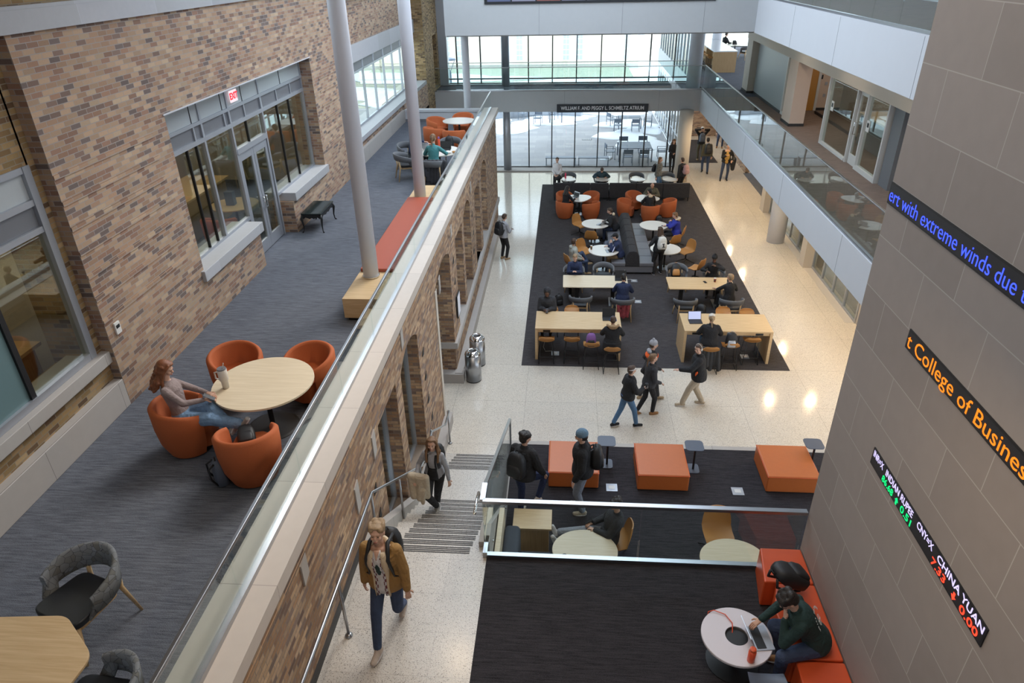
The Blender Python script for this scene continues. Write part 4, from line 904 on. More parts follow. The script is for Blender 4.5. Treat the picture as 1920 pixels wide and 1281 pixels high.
# far gallery tables
t = ped_table(circ(.57, sx=1.0, sy=.95), .74, M_ltop, base=M_base, br=.3); kinds(t, (-3.72, 24.6, ZG), 0, 'white round table at the far end of the gallery'); 
for x, y, lb in ((-4.55, 24.95, 'orange leather tub chair farthest back against the gallery end wall'), (-4.42, 23.6, 'orange leather tub chair facing the camera left of the far white table'), (-3.72, 25.6, 'orange leather tub chair behind the far white table'), (-3.70, 23.2, 'orange leather tub chair seen from behind at the far railing')):
    put(P_tub, x, y, ZG, -3.75, 24.5, lb, 'far gallery tub chairs')
t = ped_table(circ(.62, sx=1.0, sy=1.05), .74, M_ltop, base=M_base, br=.3); kinds(t, (-3.72, 20.35, ZG), 0, 'white oval table where the woman in teal works'); 
for x, y, lb in ((-4.62, 20.0, 'dark armchair left of the teal woman table, behind the column'), (-3.72, 19.35, 'armchair draped with the dark coat under the woman in teal'), (-3.6, 21.6, 'grey armchair carrying a black backpack beyond the teal woman table'), (-4.75, 21.05, 'grey armchair of the person hidden by the far column')):
    put(P_arm, x, y, ZG, -3.72, 20.4, lb, 'grey armchairs in the gallery')
# cabriole side bench
t = thing('side_bench', 'small black bench with curved cabriole legs against the brick wall', 'bench', (-6.0, 15.9, ZG)); MB().prism([(a, b) for a, b in rrect(.50, 1.0, .03)], .445, .475).build('seat', plain('black_lacquer', (.012, .02, .02), .12), t, bev=.006)
ap = [(-.47, .445), (.47, .445), (.47, .36), (.38, .33), (.3, .37), (.18, .35), (.1, .33), (0, .36), (-.1, .33), (-.18, .35), (-.3, .37), (-.38, .33), (-.47, .36)]
for x in (-.235, .215): MB().prism(ap, x, x + .02, 'x').build('apron', M_black, t)
for y in (-.47, .45): MB().prism([(a * .5, b) for a, b in ap], y, y + .02, 'y').build('apron', M_black, t)
for sx in (-1, 1):
    for sy in (-1, 1): MB().tube([(sx * .22, sy * .46, .43), (sx * .245, sy * .485, .34), (sx * .225, sy * .465, .15), (sx * .235, sy * .475, .04), (sx * .26, sy * .5, .0)], [.03, .032, .016, .013, .02], 8).build('leg', M_black, t, smooth=True)
# ---- small things
def laptop(lb, loc, rz, scr=(.02, .02, .025), col=None, ang=20, w=.32, emit=None):
    t = thing('laptop', lb, 'laptop', loc, rz); c = col or M_alu; MB().prism(rrect(w, w * .68, .012), 0, .014).build('base', c, t)
    MB().box(-w * .43, w * .43, -.02, w * .26, .014, .0155).build('keyboard', M_black, t)
    a = math.radians(ang); y = w * .33; s = MB().prism(rrect(w, w * .66, .012), -.005, .005); s.xf(Matrix.Translation((0, y, .012)) @ Matrix.Rotation(PI / 2 - a, 4, 'X') @ Matrix.Translation((0, w * .33, 0))).build('screen', c, t)
    d = MB().box(-w * .47, w * .47, -w * .30, w * .30, .0055, .0065); d.xf(Matrix.Translation((0, y, .012)) @ Matrix.Rotation(PI / 2 - a, 4, 'X') @ Matrix.Translation((0, w * .33, 0))).build('display', emit or M_black, t); return t
SCRB = emis('lit_screen', (.5, .55, .8), .8)
def cup(lb, loc, body, lid, h=.12, r=.04):
    t = thing('coffee_cup', lb, 'cup', loc); MB().lathe([(r * .75, 0), (r, h)], n=20).build('cup', body, t, smooth=True); MB().lathe([(r * 1.06, h), (r * 1.04, h + .012), (r * .9, h + .015)], n=20).build('lid', lid, t)
    MB().lathe([(r * .86, h * .3), (r * .96, h * .7)], n=20).build('sleeve', M_base if body is not M_black else M_alu, t)
def bottle(lb, loc, body, cap_, h=.22, r=.036, name='water_bottle'):
    t = thing(name, lb, 'bottle', loc); MB().lathe([(r * .9, 0), (r, .01), (r, h * .8), (r * .7, h * .86)], n=20).build('body', body, t, smooth=True); MB().lathe([(r * .85, h * .84), (r * .85, h), (r * .5, h * 1.03)], n=20).build('cap', cap_, t)
    return t
def backpack(name, lb, loc, rz, m, m2=None, s=1.0, tilt=0, lying=False, cat='backpack', ry=0):
    t = thing(name, lb, cat, loc, rz); t.rotation_euler = (tilt, ry, rz); m2 = m2 or m
    b = MB(); rows = []
    for z, w_, d in ((0, .13, .075), (.03, .155, .095), (.15, .16, .105), (.30, .15, .10), (.40, .12, .075), (.45, .06, .03)):
        rows.append([(s * w_ * (abs(math.cos(a)) ** .6) * (1 if math.cos(a) > 0 else -1), s * d * (abs(math.sin(a)) ** .6) * (1 if math.sin(a) > 0 else -1), s * z) for a in [2 * PI * k / 20 for k in range(20)]])
    b.grid(rows, True, True).build('main_compartment', m, t, smooth=True)
    b = MB(); rows = []
    for z, w_, d in ((.03, .11, .03), (.06, .125, .045), (.18, .12, .045), (.25, .09, .02)):
        rows.append([(s * w_ * (abs(math.cos(a)) ** .6) * (1 if math.cos(a) > 0 else -1), s * (-.085 + d * (abs(math.sin(a)) ** .6) * (1 if math.sin(a) > 0 else -1)), s * z) for a in [2 * PI * k / 16 for k in range(16)]])
    b.grid(rows, True, True).build('front_pocket', m2, t, smooth=True)
    for sx in (-1, 1): MB().tube([(sx * .07 * s, .06 * s, .42 * s), (sx * .09 * s, .15 * s, .36 * s), (sx * .11 * s, .15 * s, .18 * s), (sx * .12 * s, .08 * s, .05 * s)], .016 * s, 8).build('shoulder_strap', m2, t, smooth=True)
    MB().tube([(-.03 * s, .02, .44 * s), (-.02 * s, .02, .49 * s), (.02 * s, .02, .49 * s), (.03 * s, .02, .44 * s)], .008, 6).build('carry_loop', m2, t, smooth=True)
    return t
BLK = plain('black_nylon', (.013, .013, .015), .55, var=.2, scale=30); BLK2 = plain('black_cotton', (.017, .017, .019), .9, var=.2, scale=50)
PNK = plain('pink_plastic', (.75, .04, .12), .4); ORG = plain('orange_plastic', (.75, .10, .04), .3); CRM = plain('cream_plastic', (.6, .56, .5), .4)
PAP = plain('paper_white', (.7, .68, .64), .6); PUR = plain('lilac_fabric', (.22, .10, .30), .8); LID = plain('lid_black', (.01, .01, .012), .3)
laptop('silver laptop in front of the green sweatshirt student', (2.33, 5.46, Z2 + .456), math.radians(98), ang=24, w=.33)
bottle('translucent orange shaker bottle on the round white table', (2.155, 5.16, Z2 + .456), ORG, F_coral, h=.20, r=.042)
t = thing('charging_cable', 'orange cable looping from the table rim into its centre hole', 'cable', (2.07, 5.48, Z2 + .46)); MB().tube([(-.27, .30, -.2), (-.27, .31, .01), (-.2, .33, .015), (-.08, .28, .012), (-.02, .16, .012), (-.03, .08, -.02), (-.05, .0, -.12)], .006, 8).build('cord', ORG, t, smooth=True)
backpack('backpack', 'black backpack slumped on the far end of the orange bench', (2.97, 6.22, Z2 + .62), 1.9, BLK, s=1.05, tilt=-1.0)
laptop('laptop at the bottom left corner on the oak table', (-4.95, 3.10, ZG + .742), 2.6, col=F_slate)
cup('black travel mug on the oak table at the bottom left', (-4.60, 3.16, ZG + .742), M_black, LID)
tbs = 1.3
tb = thing('tumbler', 'cream handled tumbler with a straw on the round gallery table', 'tumbler', (-4.48, 7.50, ZG + .741)); MB().lathe([(.032, 0), (.036, .09), (.046, .10), (.048, .22), (.044, .225)], n=24).build('body', CRM, tb, smooth=True)
MB().lathe([(.047, .22), (.044, .235)], n=24).build('lid', F_sofag, tb); MB().tube([(-.045, 0, .19), (-.085, 0, .18), (-.085, 0, .11), (-.045, 0, .10)], .008, 8).build('handle', CRM, tb, smooth=True); MB().tube([(.01, 0, .22), (.03, .01, .29)], .005, 6).build('straw', CRM, tb); tb.scale = (tbs, tbs, tbs)
t = backpack('bag', 'black bag lying in the near orange gallery chair', (-3.9, 6.66, ZG + .44), .4, BLK, s=.7, tilt=-1.2)
backpack('backpack', 'dark grey backpack on the carpet behind the near orange gallery chair', (-4.22, 6.45, ZG + .02), 2.2, F_slate, BLK, s=.8)
cup('black coffee cup on the table behind the railing glass', (.10, 7.95, Z1 + .736), M_black, LID, h=.11)
laptop('open laptop with a lit screen on the right high table', (3.68, 17.35, 1.014), .05, emit=SCRB, col=M_black, w=.36, ang=25)
laptop('dark laptop before the person in the fur-hooded coat', (1.30, 17.45, 1.014), 0, col=M_black, w=.36)
laptop('dark laptop of the man in the puffer jacket', (1.85, 20.75, .755), -.05, col=M_black, w=.36)
laptop('silver laptop on the fleece man table', (1.42, 26.0, .755), -2.2, emit=SCRB); laptop('silver laptop on the khaki man table', (1.60, 23.2, .755), -1.4, emit=SCRB)
laptop('laptop of the woman in black on the triangular table', (.42, 29.45, .755), -.8); laptop('silver laptop on the teal woman table', (-4.05, 20.55, ZG + .742), 2.6); laptop('black laptop seen from its back on the teal woman table', (-3.55, 20.45, ZG + .742), .0, col=M_black)
bottle('tall steel flask on the khaki man table', (1.78, 23.5, .755), M_black, M_steel, h=.30, r=.04); cup('amber drink with a white lid on the khaki man table', (.98, 23.35, .755), F_tan, PAP, h=.14)
cup('iced drink of the woman in the bobble hat', (4.83, 20.65, .755), F_rust, PAP); cup('black coffee cup at the right end of the right low table', (5.22, 20.55, .755), M_black, LID)
bottle('pink bottle on the small table behind the sofa', (.02, 32.4, .735), PNK, PNK, h=.26); bottle('coral bottle on the teal woman table', (-3.78, 20.75, ZG + .742), ORG, PUR, h=.3)
def flat(name, lb, cat, loc, rz, w, d, h, m): t = thing(name, lb, cat, loc, rz); MB().prism(rrect(w, d, min(w, d) * .12), 0, h).build('case', m, t, bev=.002); MB().box(-w * .45, w * .45, -d * .45, d * .45, h, h + .001).build('screen', M_black, t)
flat('phone', 'phone lying left of the drinks on the right low table', 'phone', (4.52, 20.62, .755), .3, .08, .15, .01, M_black)
flat('phone', 'phone on the white table in front of the blue parka woman', 'phone', (3.82, 25.85, .755), 1, .08, .16, .01, M_black)
t = thing('food_bag', 'crumpled white paper bag with a pastry on the teal woman table', 'food', (-3.40, 20.0, ZG + .742)); MB().ell((0, 0, .04), (.11, .08, .045)).build('bag', PAP, t); MB().ell((.17, .05, .035), (.06, .05, .035)).build('pastry', F_tan, t, smooth=True)
backpack('backpack', 'lilac and black backpack hung on the stool of the left high table', (.78, 16.42, .72), 0, PUR, BLK, s=.85)
backpack('backpack', 'black and silver backpack hung on the stool of the right high table', (4.50, 16.50, .72), 0, BLK, M_alu, s=.95)
backpack('backpack', 'black backpack on the floor left of the left low table', (-.12, 20.35, RG), .4, BLK, s=.8); backpack('backpack', 'black backpack by the chairs on the right low table near side', (4.25, 19.55, RG), -.5, BLK, s=1.0, tilt=-.3)
backpack('backpack', 'dark backpack leaning on the bench sofa near the fleece man table', (1.72, 24.9, RG), .6, F_slate, BLK, s=1.05, tilt=-.4); backpack('backpack', 'black backpack under the khaki man table', (1.62, 22.9, RG), .2, BLK, s=.9)
backpack('backpack', 'black bag heap behind the right low table', (3.75, 21.6, .50), 0, BLK, F_tan, s=1.0, tilt=-.5); backpack('backpack', 'black backpack in the far grey gallery chair', (-3.6, 21.55, ZG + .49), 0, BLK, s=.9)
backpack('backpack', 'black backpack beside the tub chair of the fleece-collar man', (3.95, 28.2, RG), 0, BLK, s=.8)
# island counter in the far wing + its stools and tables
t = thing('island_counter', 'oak counter with a white top in the bright wing beyond the bridge', 'counter', (7.75, 40.2, ZG)); MB().box(0, 1.25, 0, 6.4, 1.03, 1.08).build('countertop', plain('white_quartz', (.7, .72, .76), .15), t, bev=.004)
MB().box(.35, 1.22, .0, 6.35, 0, 1.03).box(0, .35, 0, .06, 0, 1.03).box(0, .35, 2.2, 2.26, 0, 1.03).build('cabinet', M_oak_dark, t)
for k, y in enumerate((40.75, 41.35, 41.95, 43.0, 43.7)): put(P_stool, 7.72, y, ZG, 9, y, 'tan bar stool along the oak counter, number %s from the bridge end' % ('one', 'two', 'three', 'four', 'five')[k], 'bar stools at the far oak counter')
tw = ped_table(circ(.5), .74, M_ltop, base=M_base, br=.25); kinds(tw, (10.15, 46.3, ZG), 0, 'white table far off in the bright wing by the end window')
put(P_arm, 10.6, 45.2, ZG, 10.2, 46.3, 'grey armchair with pale legs in front of the far wing table', 'armchairs in the far wing'); put(P_arm, 11.2, 46.4, ZG, 10, 46.3, 'grey armchair right of the far wing table')
put(P_arm, 9.55, 47.0, ZG, 10.3, 46.6, 'grey armchair of the person sitting in the far wing')
backpack('backpack', 'dark bag on the far wing table', (10.15, 46.4, ZG + .745), 0, BLK, s=.8, tilt=-1.1)
# rooms behind glass
def reception(loc, rz, lb):
    t = thing('reception_desk', lb, 'desk', loc, rz); MB().box(0, 1.1, 0, 2.2, .95, 1.0).build('counter', M_oak, t); MB().box(.25, 1.0, 0.05, 2.15, 0, .95).build('front_panel', M_oak_dark, t); MB().box(.1, .25, .05, 2.1, 0, .9).build('inner_panel', M_spandrel, t); return t
reception((-8.6, 6.0, ZG), .0, 'oak reception desk behind the near gallery window')
flat('phone', 'purple lit desk phone on the reception desk', 'phone', (-7.95, 7.6, ZG + 1.0), .3, .16, .14, .05, emis('purple_screen', (.4, .1, .8), 1.2))
t = ped_table(circ(.55), .74, M_oak, base=M_base, br=.28); kinds(t, (-7.75, 15.3, ZG), 0, 'round wooden table seen through the gallery door')
t = thing('monitor_box', 'dark box standing on the round table behind the gallery door', 'box', (-7.8, 15.25, ZG + .742)); MB().box(-.1, .1, -.08, .08, 0, .32).build('case', F_slate, t, bev=.01)
for x, y, lb in ((-7.75, 14.4, 'orange chair at the round table behind the gallery door'), (-7.9, 12.2, 'orange chair seen through the left gallery glazing'), (-8.6, 11.6, 'second orange chair deeper in the left gallery glazing')): put(P_tub, x, y, ZG, -7.8, 15.3, lb, 'orange chairs in the gallery office')
reception((-9.6, 14.6, ZG), 0, 'long oak counter deep behind the gallery entrance glazing')
t = thing('worktable', 'pale oak table behind the left gallery glazing', 'table', (-8.6, 12.8, ZG)); MB().box(-.8, .8, -.4, .4, .71, .74).build('tabletop', M_oak, t)
for a in (-.75, .75):
    for b in (-.35, .35): MB().box(a - .03, a + .03, b - .03, b + .03, 0, .71).build('leg', M_oak_dark, t)
reception((9.6, 22.2, ZG), 0, 'oak counter in the study room behind the balcony glazing')
# ---- fittings
t = thing('thermostat', 'white thermostat with a dark display on the brick panel', 'thermostat', (GX, 8.34, 5.44)); MB().box(0, .03, -.06, .06, -.09, .09).build('case', PAP, t, bev=.006); MB().box(.03, .033, -.04, .04, 0, .05).build('display', M_black, t)
def text(s, size, m, loc, rot, parent, name='lettering', ext=.003, space=1.0, al='LEFT', sx=1.0, bold=0, fit=None):
    c = bpy.data.curves.new(name, 'FONT'); c.body = s; c.size = size; c.extrude = ext; c.align_x = al; c.align_y = 'CENTER'; c.space_character = space; c.offset = bold; c.resolution_u = 3
    q = bpy.data.objects.new(name, c); me = bpy.data.meshes.new_from_object(q); bpy.data.objects.remove(q)
    xs = [v.co.x for v in me.vertices]
    if fit: sx = fit / (max(xs) - min(xs))
    x0 = min(xs) if (al == 'LEFT' and fit) else 0
    for v in me.vertices: v.co.x = (v.co.x - x0) * sx
    me.materials.clear(); me.materials.append(m)
    o = bpy.data.objects.new(name, me); COL.objects.link(o); o.location = loc; o.rotation_euler = rot; o.parent = parent; return o
t = thing('exit_sign', 'red and white EXIT sign behind the head panel above the gallery doors', 'sign', (EX + .06, 14.0, 7.66)); MB().box(0, .02, -.16, .16, -.11, .11).build('panel', emis('exit_panel', (.9, .75, .8), .8), t)
text('EXIT', .17, emis('exit_red', (.8, .01, .03), 1.2), (.021, 0, 0), (PI / 2, 0, PI / 2), t, al='CENTER', bold=.006)
t = thing('name_sign', 'dark sign naming the atrium on the bridge fascia', 'sign', (1.73, 34.86, 3.475)); MB().box(-2.19, 2.19, -.03, 0, -.19, .19).build('board', plain('sign_board', (.022, .026, .034), .5), t)
text('WILLIAM F. AND PEGGY L. SCHMELTZ ATRIUM', .235, plain('sign_letters', (.75, .76, .78), .4, .2), (0, -.034, 0), (PI / 2, 0, 0), t, al='CENTER', fit=3.98, bold=.004)
# LED tickers
def ticker(y0, y1, z0, z1, lb):
    t = thing('led_ticker', lb, 'led display', (3.2, (y0 + y1) / 2, (z0 + z1) / 2)); h = (z1 - z0) / 2; w = (y0 - y1) / 2
    MB().box(-.012, 0, -w, w, -h, h).build('case', M_black, t); MB().box(-.013, -.012, -w + .015, w - .015, -h + .015, h - .015).build('screen', led_off, t); return t
led_off = plain('led_panel', (.022, .022, .026), .5, var=.5, scale=300)
LB, LO, LW, LG, LR = emis('led_blue', (.035, .07, 1.0), 1.9), emis('led_orange', (1.0, .24, .008), 1.05), emis('led_white', (.62, .55, .95), 1.1), emis('led_green', (.0, .75, .18), 1.2), emis('led_red', (1.0, .05, .02), 1.6)
RT = (PI / 2, 0, -PI / 2)
t1 = ticker(6.92, 3.9, 7.785, 7.995, 'upper LED ticker with blue scrolling text across the stone pier'); text('ert with extreme winds due to', .19, LB, (-.0145, 1.48, -.012), RT, t1, fit=2.44, bold=-.0015, ext=.001)
t2 = ticker(5.86, 3.2, 6.74, 6.93, 'middle LED ticker with orange text reading College of Business'); text('t College of Business', .195, LO, (-.0145, 1.31, -.008), RT, t2, fit=2.0, bold=.0, ext=.001)
t3 = ticker(5.87, 3.68, 5.365, 5.56, 'lower LED ticker with currency quotes in white, green and red')
for s_, y_, w_ in (('INR=X', 1.065, .235), ('INDIAN RUPEE', .76, .60), ('CNY=X', .06, .30), ('CHINA YUAN', -.33, .74)): text(s_, .10, LW, (-.0145, y_, .044), RT, t3, fit=w_, ext=.001, bold=.001)
text('86.68', .10, LG, (-.0145, .80, -.05), RT, t3, fit=.25, ext=.001, bold=.001); text('0.51', .10, LG, (-.0145, .37, -.05), RT, t3, fit=.22, ext=.001, bold=.001)
text('7.33', .10, LR, (-.0145, -.27, -.05), RT, t3, fit=.24, ext=.001, bold=.001); text('0.00', .10, LR, (-.0145, -.76, -.05), RT, t3, fit=.27, ext=.001, bold=.001)
for y, s, m in ((.46, 1, LG), (-.66, -1, LR)):
    MB().prism([(y - .035, -.05 + .0 * s), (y, -.05 + .038 * s), (y + .035, -.05), (y + .014, -.05), (y + .014, -.05 - .038 * s), (y - .014, -.05 - .038 * s), (y - .014, -.05)], -.016, -.0135, 'x').build('arrow', m, t3)
def notice(loc, rz, lb, w=.22, h=.3):
    t = thing('notice', lb, 'notice', loc, rz); MB().box(-w / 2, w / 2, -.008, 0, -h / 2, h / 2).build('board', PAP, t); MB().box(-w * .3, w * .3, -.01, -.008, -h * .1, h * .3).build('print', M_black, t)
notice((8.568, 23.9, 5.55), -PI / 2, 'white notice on the left pane of the study room glazing'); notice((8.568, 20.85, 5.55), -PI / 2, 'white notice beside the study room door')
t = thing('door_sign', 'small name plate beside the orange door', 'sign', (10.35, 29.84, 6.1)); MB().box(-.2, .2, -.012, 0, -.03, .03).build('plate', PAP, t)
for z, lb in ((5.3, 'upper switch plate on the warm corridor wall'), (4.85, 'lower outlet plate on the warm corridor wall')):
    t = thing('switch_plate', lb, 'switch', (10.3, 29.88, z)); MB().box(-.05, .05, -.02, 0, -.06, .06).build('plate', M_alu, t)
t = thing('card_reader', 'black card reader by the orange door', 'reader', (10.1, 29.88, 5.55)); MB().box(-.03, .03, -.03, 0, -.08, .08).build('case', M_black, t, bev=.005)
t = thing('display_screen', 'long screen set into the upper crossbeam at the top edge', 'screen', (1.03, 26.29, 9.3)); MB().box(-3.9, 3.9, -.03, 0, -.76, .8).build('bezel', M_dark, t)
for k in range(9):
    MB().box(-3.8 + k * .85, -3.8 + k * .85 + .8, -.034, -.03, -.68, .7).build('picture_tile', emis('tile_%d' % k, random.Random(k).choice([(.3, .12, .12), (.3, .3, .45), (.25, .2, .12), (.12, .15, .3)]), .5), t)
# ================================================================ PEOPLE
V = Vector
SKIN = [plain('skin_%d' % i, c, .55, var=.05, scale=20) for i, c in enumerate(((.52, .29, .20), (.60, .36, .26), (.13, .065, .04), (.40, .22, .14)))]
SKIN0 = SKIN[1]
EYE_M = plain('eye_dark', (.02, .015, .012), .3); LIP_M = plain('lip', (.36, .13, .11), .5)
CL = {}
def cl(name, col, rough=.85, var=.15, scale=25):
    if name not in CL:
        m = CL[name] = plain('cloth_' + name, col, rough, var=var, scale=scale)
        n, l = m.node_tree.nodes, m.node_tree.links; p = n['Principled BSDF']; tc = N(n, 'ShaderNodeTexCoord'); z = N(n, 'ShaderNodeTexNoise'); z.inputs['Scale'].default_value = 9 if 'hair' not in name else 45; z.inputs['Detail'].default_value = 3; z.inputs['Distortion'].default_value = 1.2
        l.new(tc.outputs['Object'], z.inputs['Vector']); b = N(n, 'ShaderNodeBump'); b.inputs['Strength'].default_value = .8; b.inputs['Distance'].default_value = .03 if 'hair' not in name else .007; l.new(z.outputs[0], b.inputs['Height']); l.new(b.outputs[0], p.inputs['Normal'])
    return CL[name]
blk = cl('black', (.012, .012, .014)); blk2 = cl('charcoal', (.03, .03, .034)); jean = cl('jeans', (.035, .055, .11), var=.3, scale=12); ljean = cl('light_jeans', (.16, .26, .40), var=.4, scale=9)
bjean = cl('mid_jeans', (.07, .15, .27), var=.2); khaki = cl('khaki', (.32, .22, .12)); beige = cl('beige', (.42, .35, .26)); navy = cl('navy', (.018, .028, .075)); camel = cl('camel', (.30, .165, .05), var=.15, scale=12)
fleece = cl('fleece', (.60, .48, .33), var=.2, scale=90); white = cl('white', (.62, .60, .60)); lgrey = cl('light_grey', (.33, .33, .35)); green = cl('dark_green', (.012, .035, .033)); olive = cl('olive', (.09, .08, .05))
orange = cl('orange', (.80, .12, .02)); royal = cl('royal_blue', (.02, .03, .28)); teal = cl('teal', (.06, .22, .23)); mauve = cl('taupe', (.26, .20, .19)); yellow = cl('mustard', (.45, .27, .07)); pinkc = cl('dusty_pink', (.45, .27, .26))
bluev = cl('denim_blue', (.04, .09, .22)); tanb = cl('tan_suede', (.28, .14, .055)); sneaker = cl('cream_leather', (.52, .43, .36), .6); greyj = cl('grey_jeans', (.22, .25, .30), var=.2); lgreyp = cl('grey_sweat', (.24, .25, .28))
fur = cl('fur', (.30, .19, .10), var=.5, scale=60); plaid = cl('plaid', (.30, .05, .06), var=.9, scale=10); bluehat = cl('blue_knit', (.12, .20, .28)); sand = cl('sand_coat', (.46, .38, .28))
HB, HD, HBL, HRED, HLB = cl('hair_brown', (.06, .032, .018), .6, .35, 30), cl('hair_dark', (.014, .010, .009), .5, .3, 30), cl('hair_blond', (.30, .20, .11), .6, .5, 30), cl('hair_red', (.20, .065, .022), .5, .4, 25), cl('hair_light_brown', (.17, .09, .042), .6, .4, 25)
BAKE = []
def cap(mb, a, b, ra, rb=None, n=10):
    rb = ra if rb is None else rb
    mb.ell(a, (ra,) * 3, n, 7); mb.ell(b, (rb,) * 3, n, 7); mb.tube([a, b], [ra, rb], n)
def ik(a, t, l1, l2, pole):
    d = t - a; L = min(d.length, (l1 + l2) * .995); L = max(L, abs(l1 - l2) + .02); d.normalize()
    x = (l1 * l1 - l2 * l2 + L * L) / (2 * L); h = math.sqrt(max(l1 * l1 - x * x, 0)); p = pole - d * pole.dot(d)
    p = p.normalized() if p.length > 1e-4 else d.orthogonal().normalized()
    return a + d * x + p * h, a + d * L
def rem(mb, name, mat, par, vox, sm=2, extra=None):
    o = mb.build(name, mat, par, smooth=True, recalc=False)
    r = o.modifiers.new('r', 'REMESH'); r.mode = 'VOXEL'; r.voxel_size = vox; r.use_smooth_shade = True
    if sm:
        s = o.modifiers.new('s', 'SMOOTH'); s.factor = .5; s.iterations = sm
    BAKE.append((o, extra)); return o
def hand(mb, w_, el, side, grip=0.5, s=1.0, palm_n=None):
    """palm, four fingers and a thumb at wrist w_, continuing the forearm from el"""
    d = (w_ - el).normalized(); n = palm_n if palm_n is not None else V((0, 0, -1)); n = (n - d * n.dot(d)); n = n.normalized() if n.length > 1e-3 else d.orthogonal()
    sdir = d.cross(n) * side
    if len(mb) == 2: body, fing = mb
    a = w_ + d * .01 * s; c = w_ + d * .085 * s
    for k in (-1.2, 0, 1.2): cap(body, a + sdir * .012 * k * s, c + sdir * .016 * k * s, .017 * s, .013 * s, 8)
    for k, (o, ln) in enumerate(((1.5, .068), (.5, .078), (-.5, .073), (-1.5, .058))):
        b = c + sdir * .0175 * o * s; d1 = (d + n * grip * .6).normalized(); d2 = (d + n * grip * 1.6).normalized(); d3 = (d + n * grip * 3).normalized()
        p1 = b + d1 * ln * .45 * s; p2 = p1 + d2 * ln * .32 * s; p3 = p2 + d3 * ln * .27 * s
        fing.tube([b - d * .012 * s, b, p1, p2, p3, p3 + d3 * .004], [.009 * s, .0095 * s, .0088 * s, .008 * s, .0066 * s, .002], 7)
    b = a + sdir * .028 * s + d * .015 * s; q = (d * .7 + sdir * .8 + n * .3 * grip).normalized(); p1 = b + q * .035 * s; q2 = (d + sdir * .25 + n * grip * .6).normalized()
    fing.tube([b - q * .01, b, p1, p1 + q2 * .028 * s, p1 + q2 * .032 * s], [.011 * s, .0115 * s, .0105 * s, .008 * s, .002], 7)
def person(label, loc, head=0, sit=None, s=1.0, pelvis=None, lean=(0, .06), twist=0, hands=None, feet=None, poleL=None, poleR=None, kneeL=None, kneeR=None, elb=None, look=(0, 0), skin=None, top=blk, pants=jean, shoes=blk, hair=HB, style='short',
           bulk=.012, loose=.008, hem=.0, near=False, collar=None, collar_m=None, hat=None, grip=.5, sleeve=1.0, inner=None, group=None, sole=None, palm=None, toes=None, female=False):
    skin = skin or SKIN0
    t = thing('person', label, 'person', loc, math.radians(head), group)
    vox = .0095 if near else .0135
    ph = (sit if sit is not None else .90 * s); P = V(pelvis) if pelvis else V((0, 0, (sit + .10) if sit is not None else .93 * s))
    up = V((lean[0], lean[1], 1)).normalized(); X = V((math.cos(twist), math.sin(twist), 0)); X = (X - up * X.dot(up)).normalized(); Yf = up.cross(X)
    T = .50 * s; sh = P + up * T; nk = P + up * (T + .045 * s)
    yaw, pit = look; hdir = (up * .6 + V((0, 0, .6)) + V((-math.sin(yaw), math.cos(yaw), 0)) * math.sin(-pit) * .5).normalized()
    hc = nk + hdir * .165 * s + Yf * .02 * s
    Hm = Matrix.Translation(hc) @ Matrix.Rotation(yaw, 4, 'Z') @ Matrix.Rotation(pit, 4, 'X') @ Matrix.Scale(s, 4)
    sw = (.146 if female else .166) * s; hw = .095 * s
    SR, SL = sh + X * sw - up * .045 * s, sh - X * sw - up * .045 * s
    HR, HL = P + X * hw - up * .02, P - X * hw - up * .02
    hands = hands or ((.26, .02, .80 * s), (-.26, .02, .80 * s)); feet = feet or ((.10, .0, 0), (-.10, .02, 0))
    elb = elb or (V((.7, -1, -.2)), V((-.7, -1, -.2)))
    ER, WR = ik(SR, V(hands[0]), .285 * s, .26 * s, V(elb[0])); EL, WL = ik(SL, V(hands[1]), .285 * s, .26 * s, V(elb[1]))
    aR, aL = V(feet[0]) + V((0, 0, .085 * s)), V(feet[1]) + V((0, 0, .085 * s))
    KR, AR = ik(HR, aR, .43 * s, .42 * s, V(kneeR or (.15, 1, .3 if sit is None else .8))); KL, AL = ik(HL, aL, .43 * s, .42 * s, V(kneeL or (-.15, 1, .3 if sit is None else .8)))
    fem = .92 if female else 1.0
    def torso(mb, g, lo=-.10, hi=1.09, hemg=0):
        prof = [(lo, .165, .115), (.0, .172, .122), (.18, .160, .112), (.38, .142 * fem, .102), (.62, .158 * fem, .118), (.80, .168 * fem, .120), (.92, .160 * fem, .104), (1.0, .125 * fem, .085), (1.05, .088, .072), (1.11, .058, .062)]
        rows = []
        for q, a, b in prof:
            if q > hi: continue
            gg = g + (hemg if q < .2 else 0); c = P + up * (T * q) + Yf * (.01 if q > .5 else 0)
            rows.append([c + X * ((a * s + gg) * math.cos(2 * PI * k / 22)) + Yf * ((b * s + gg) * math.sin(2 * PI * k / 22)) for k in range(22)])
        mb.grid(rows, True, True)
    # body
    B = MB(); Fg = MB(); torso(B, -.012)
    for Sx, E_, W_ in ((SR, ER, WR), (SL, EL, WL)): cap(B, Sx, E_, .043 * s, .036 * s); cap(B, E_, W_, .036 * s, .023 * s)
    for Hx, K_, A_ in ((HR, KR, AR), (HL, KL, AL)): cap(B, Hx, K_, .075 * s, .05 * s); cap(B, K_, A_, .048 * s, .032 * s)
    cap(B, nk - up * .02, hc - hdir * .04 * s, .052 * s, .048 * s)
    H = MB(); H.ell((0, -.008, .022), (.074, .092, .095), 18, 12); H.ell((0, .016, -.035), (.056, .066, .068), 16, 10); H.ell((0, .05, -.085), (.026, .024, .022)); H.ell((0, .068, .026), (.052, .022, .022))
    H.ell((0, .098, -.014), (.011, .018, .024)); H.ell((0, .09, -.054), (.024, .012, .012))
    for sx in (-1, 1): H.ell((sx * .075, -.006, -.008), (.009, .018, .03)); H.ell((sx * .035, .062, -.026), (.024, .026, .022))
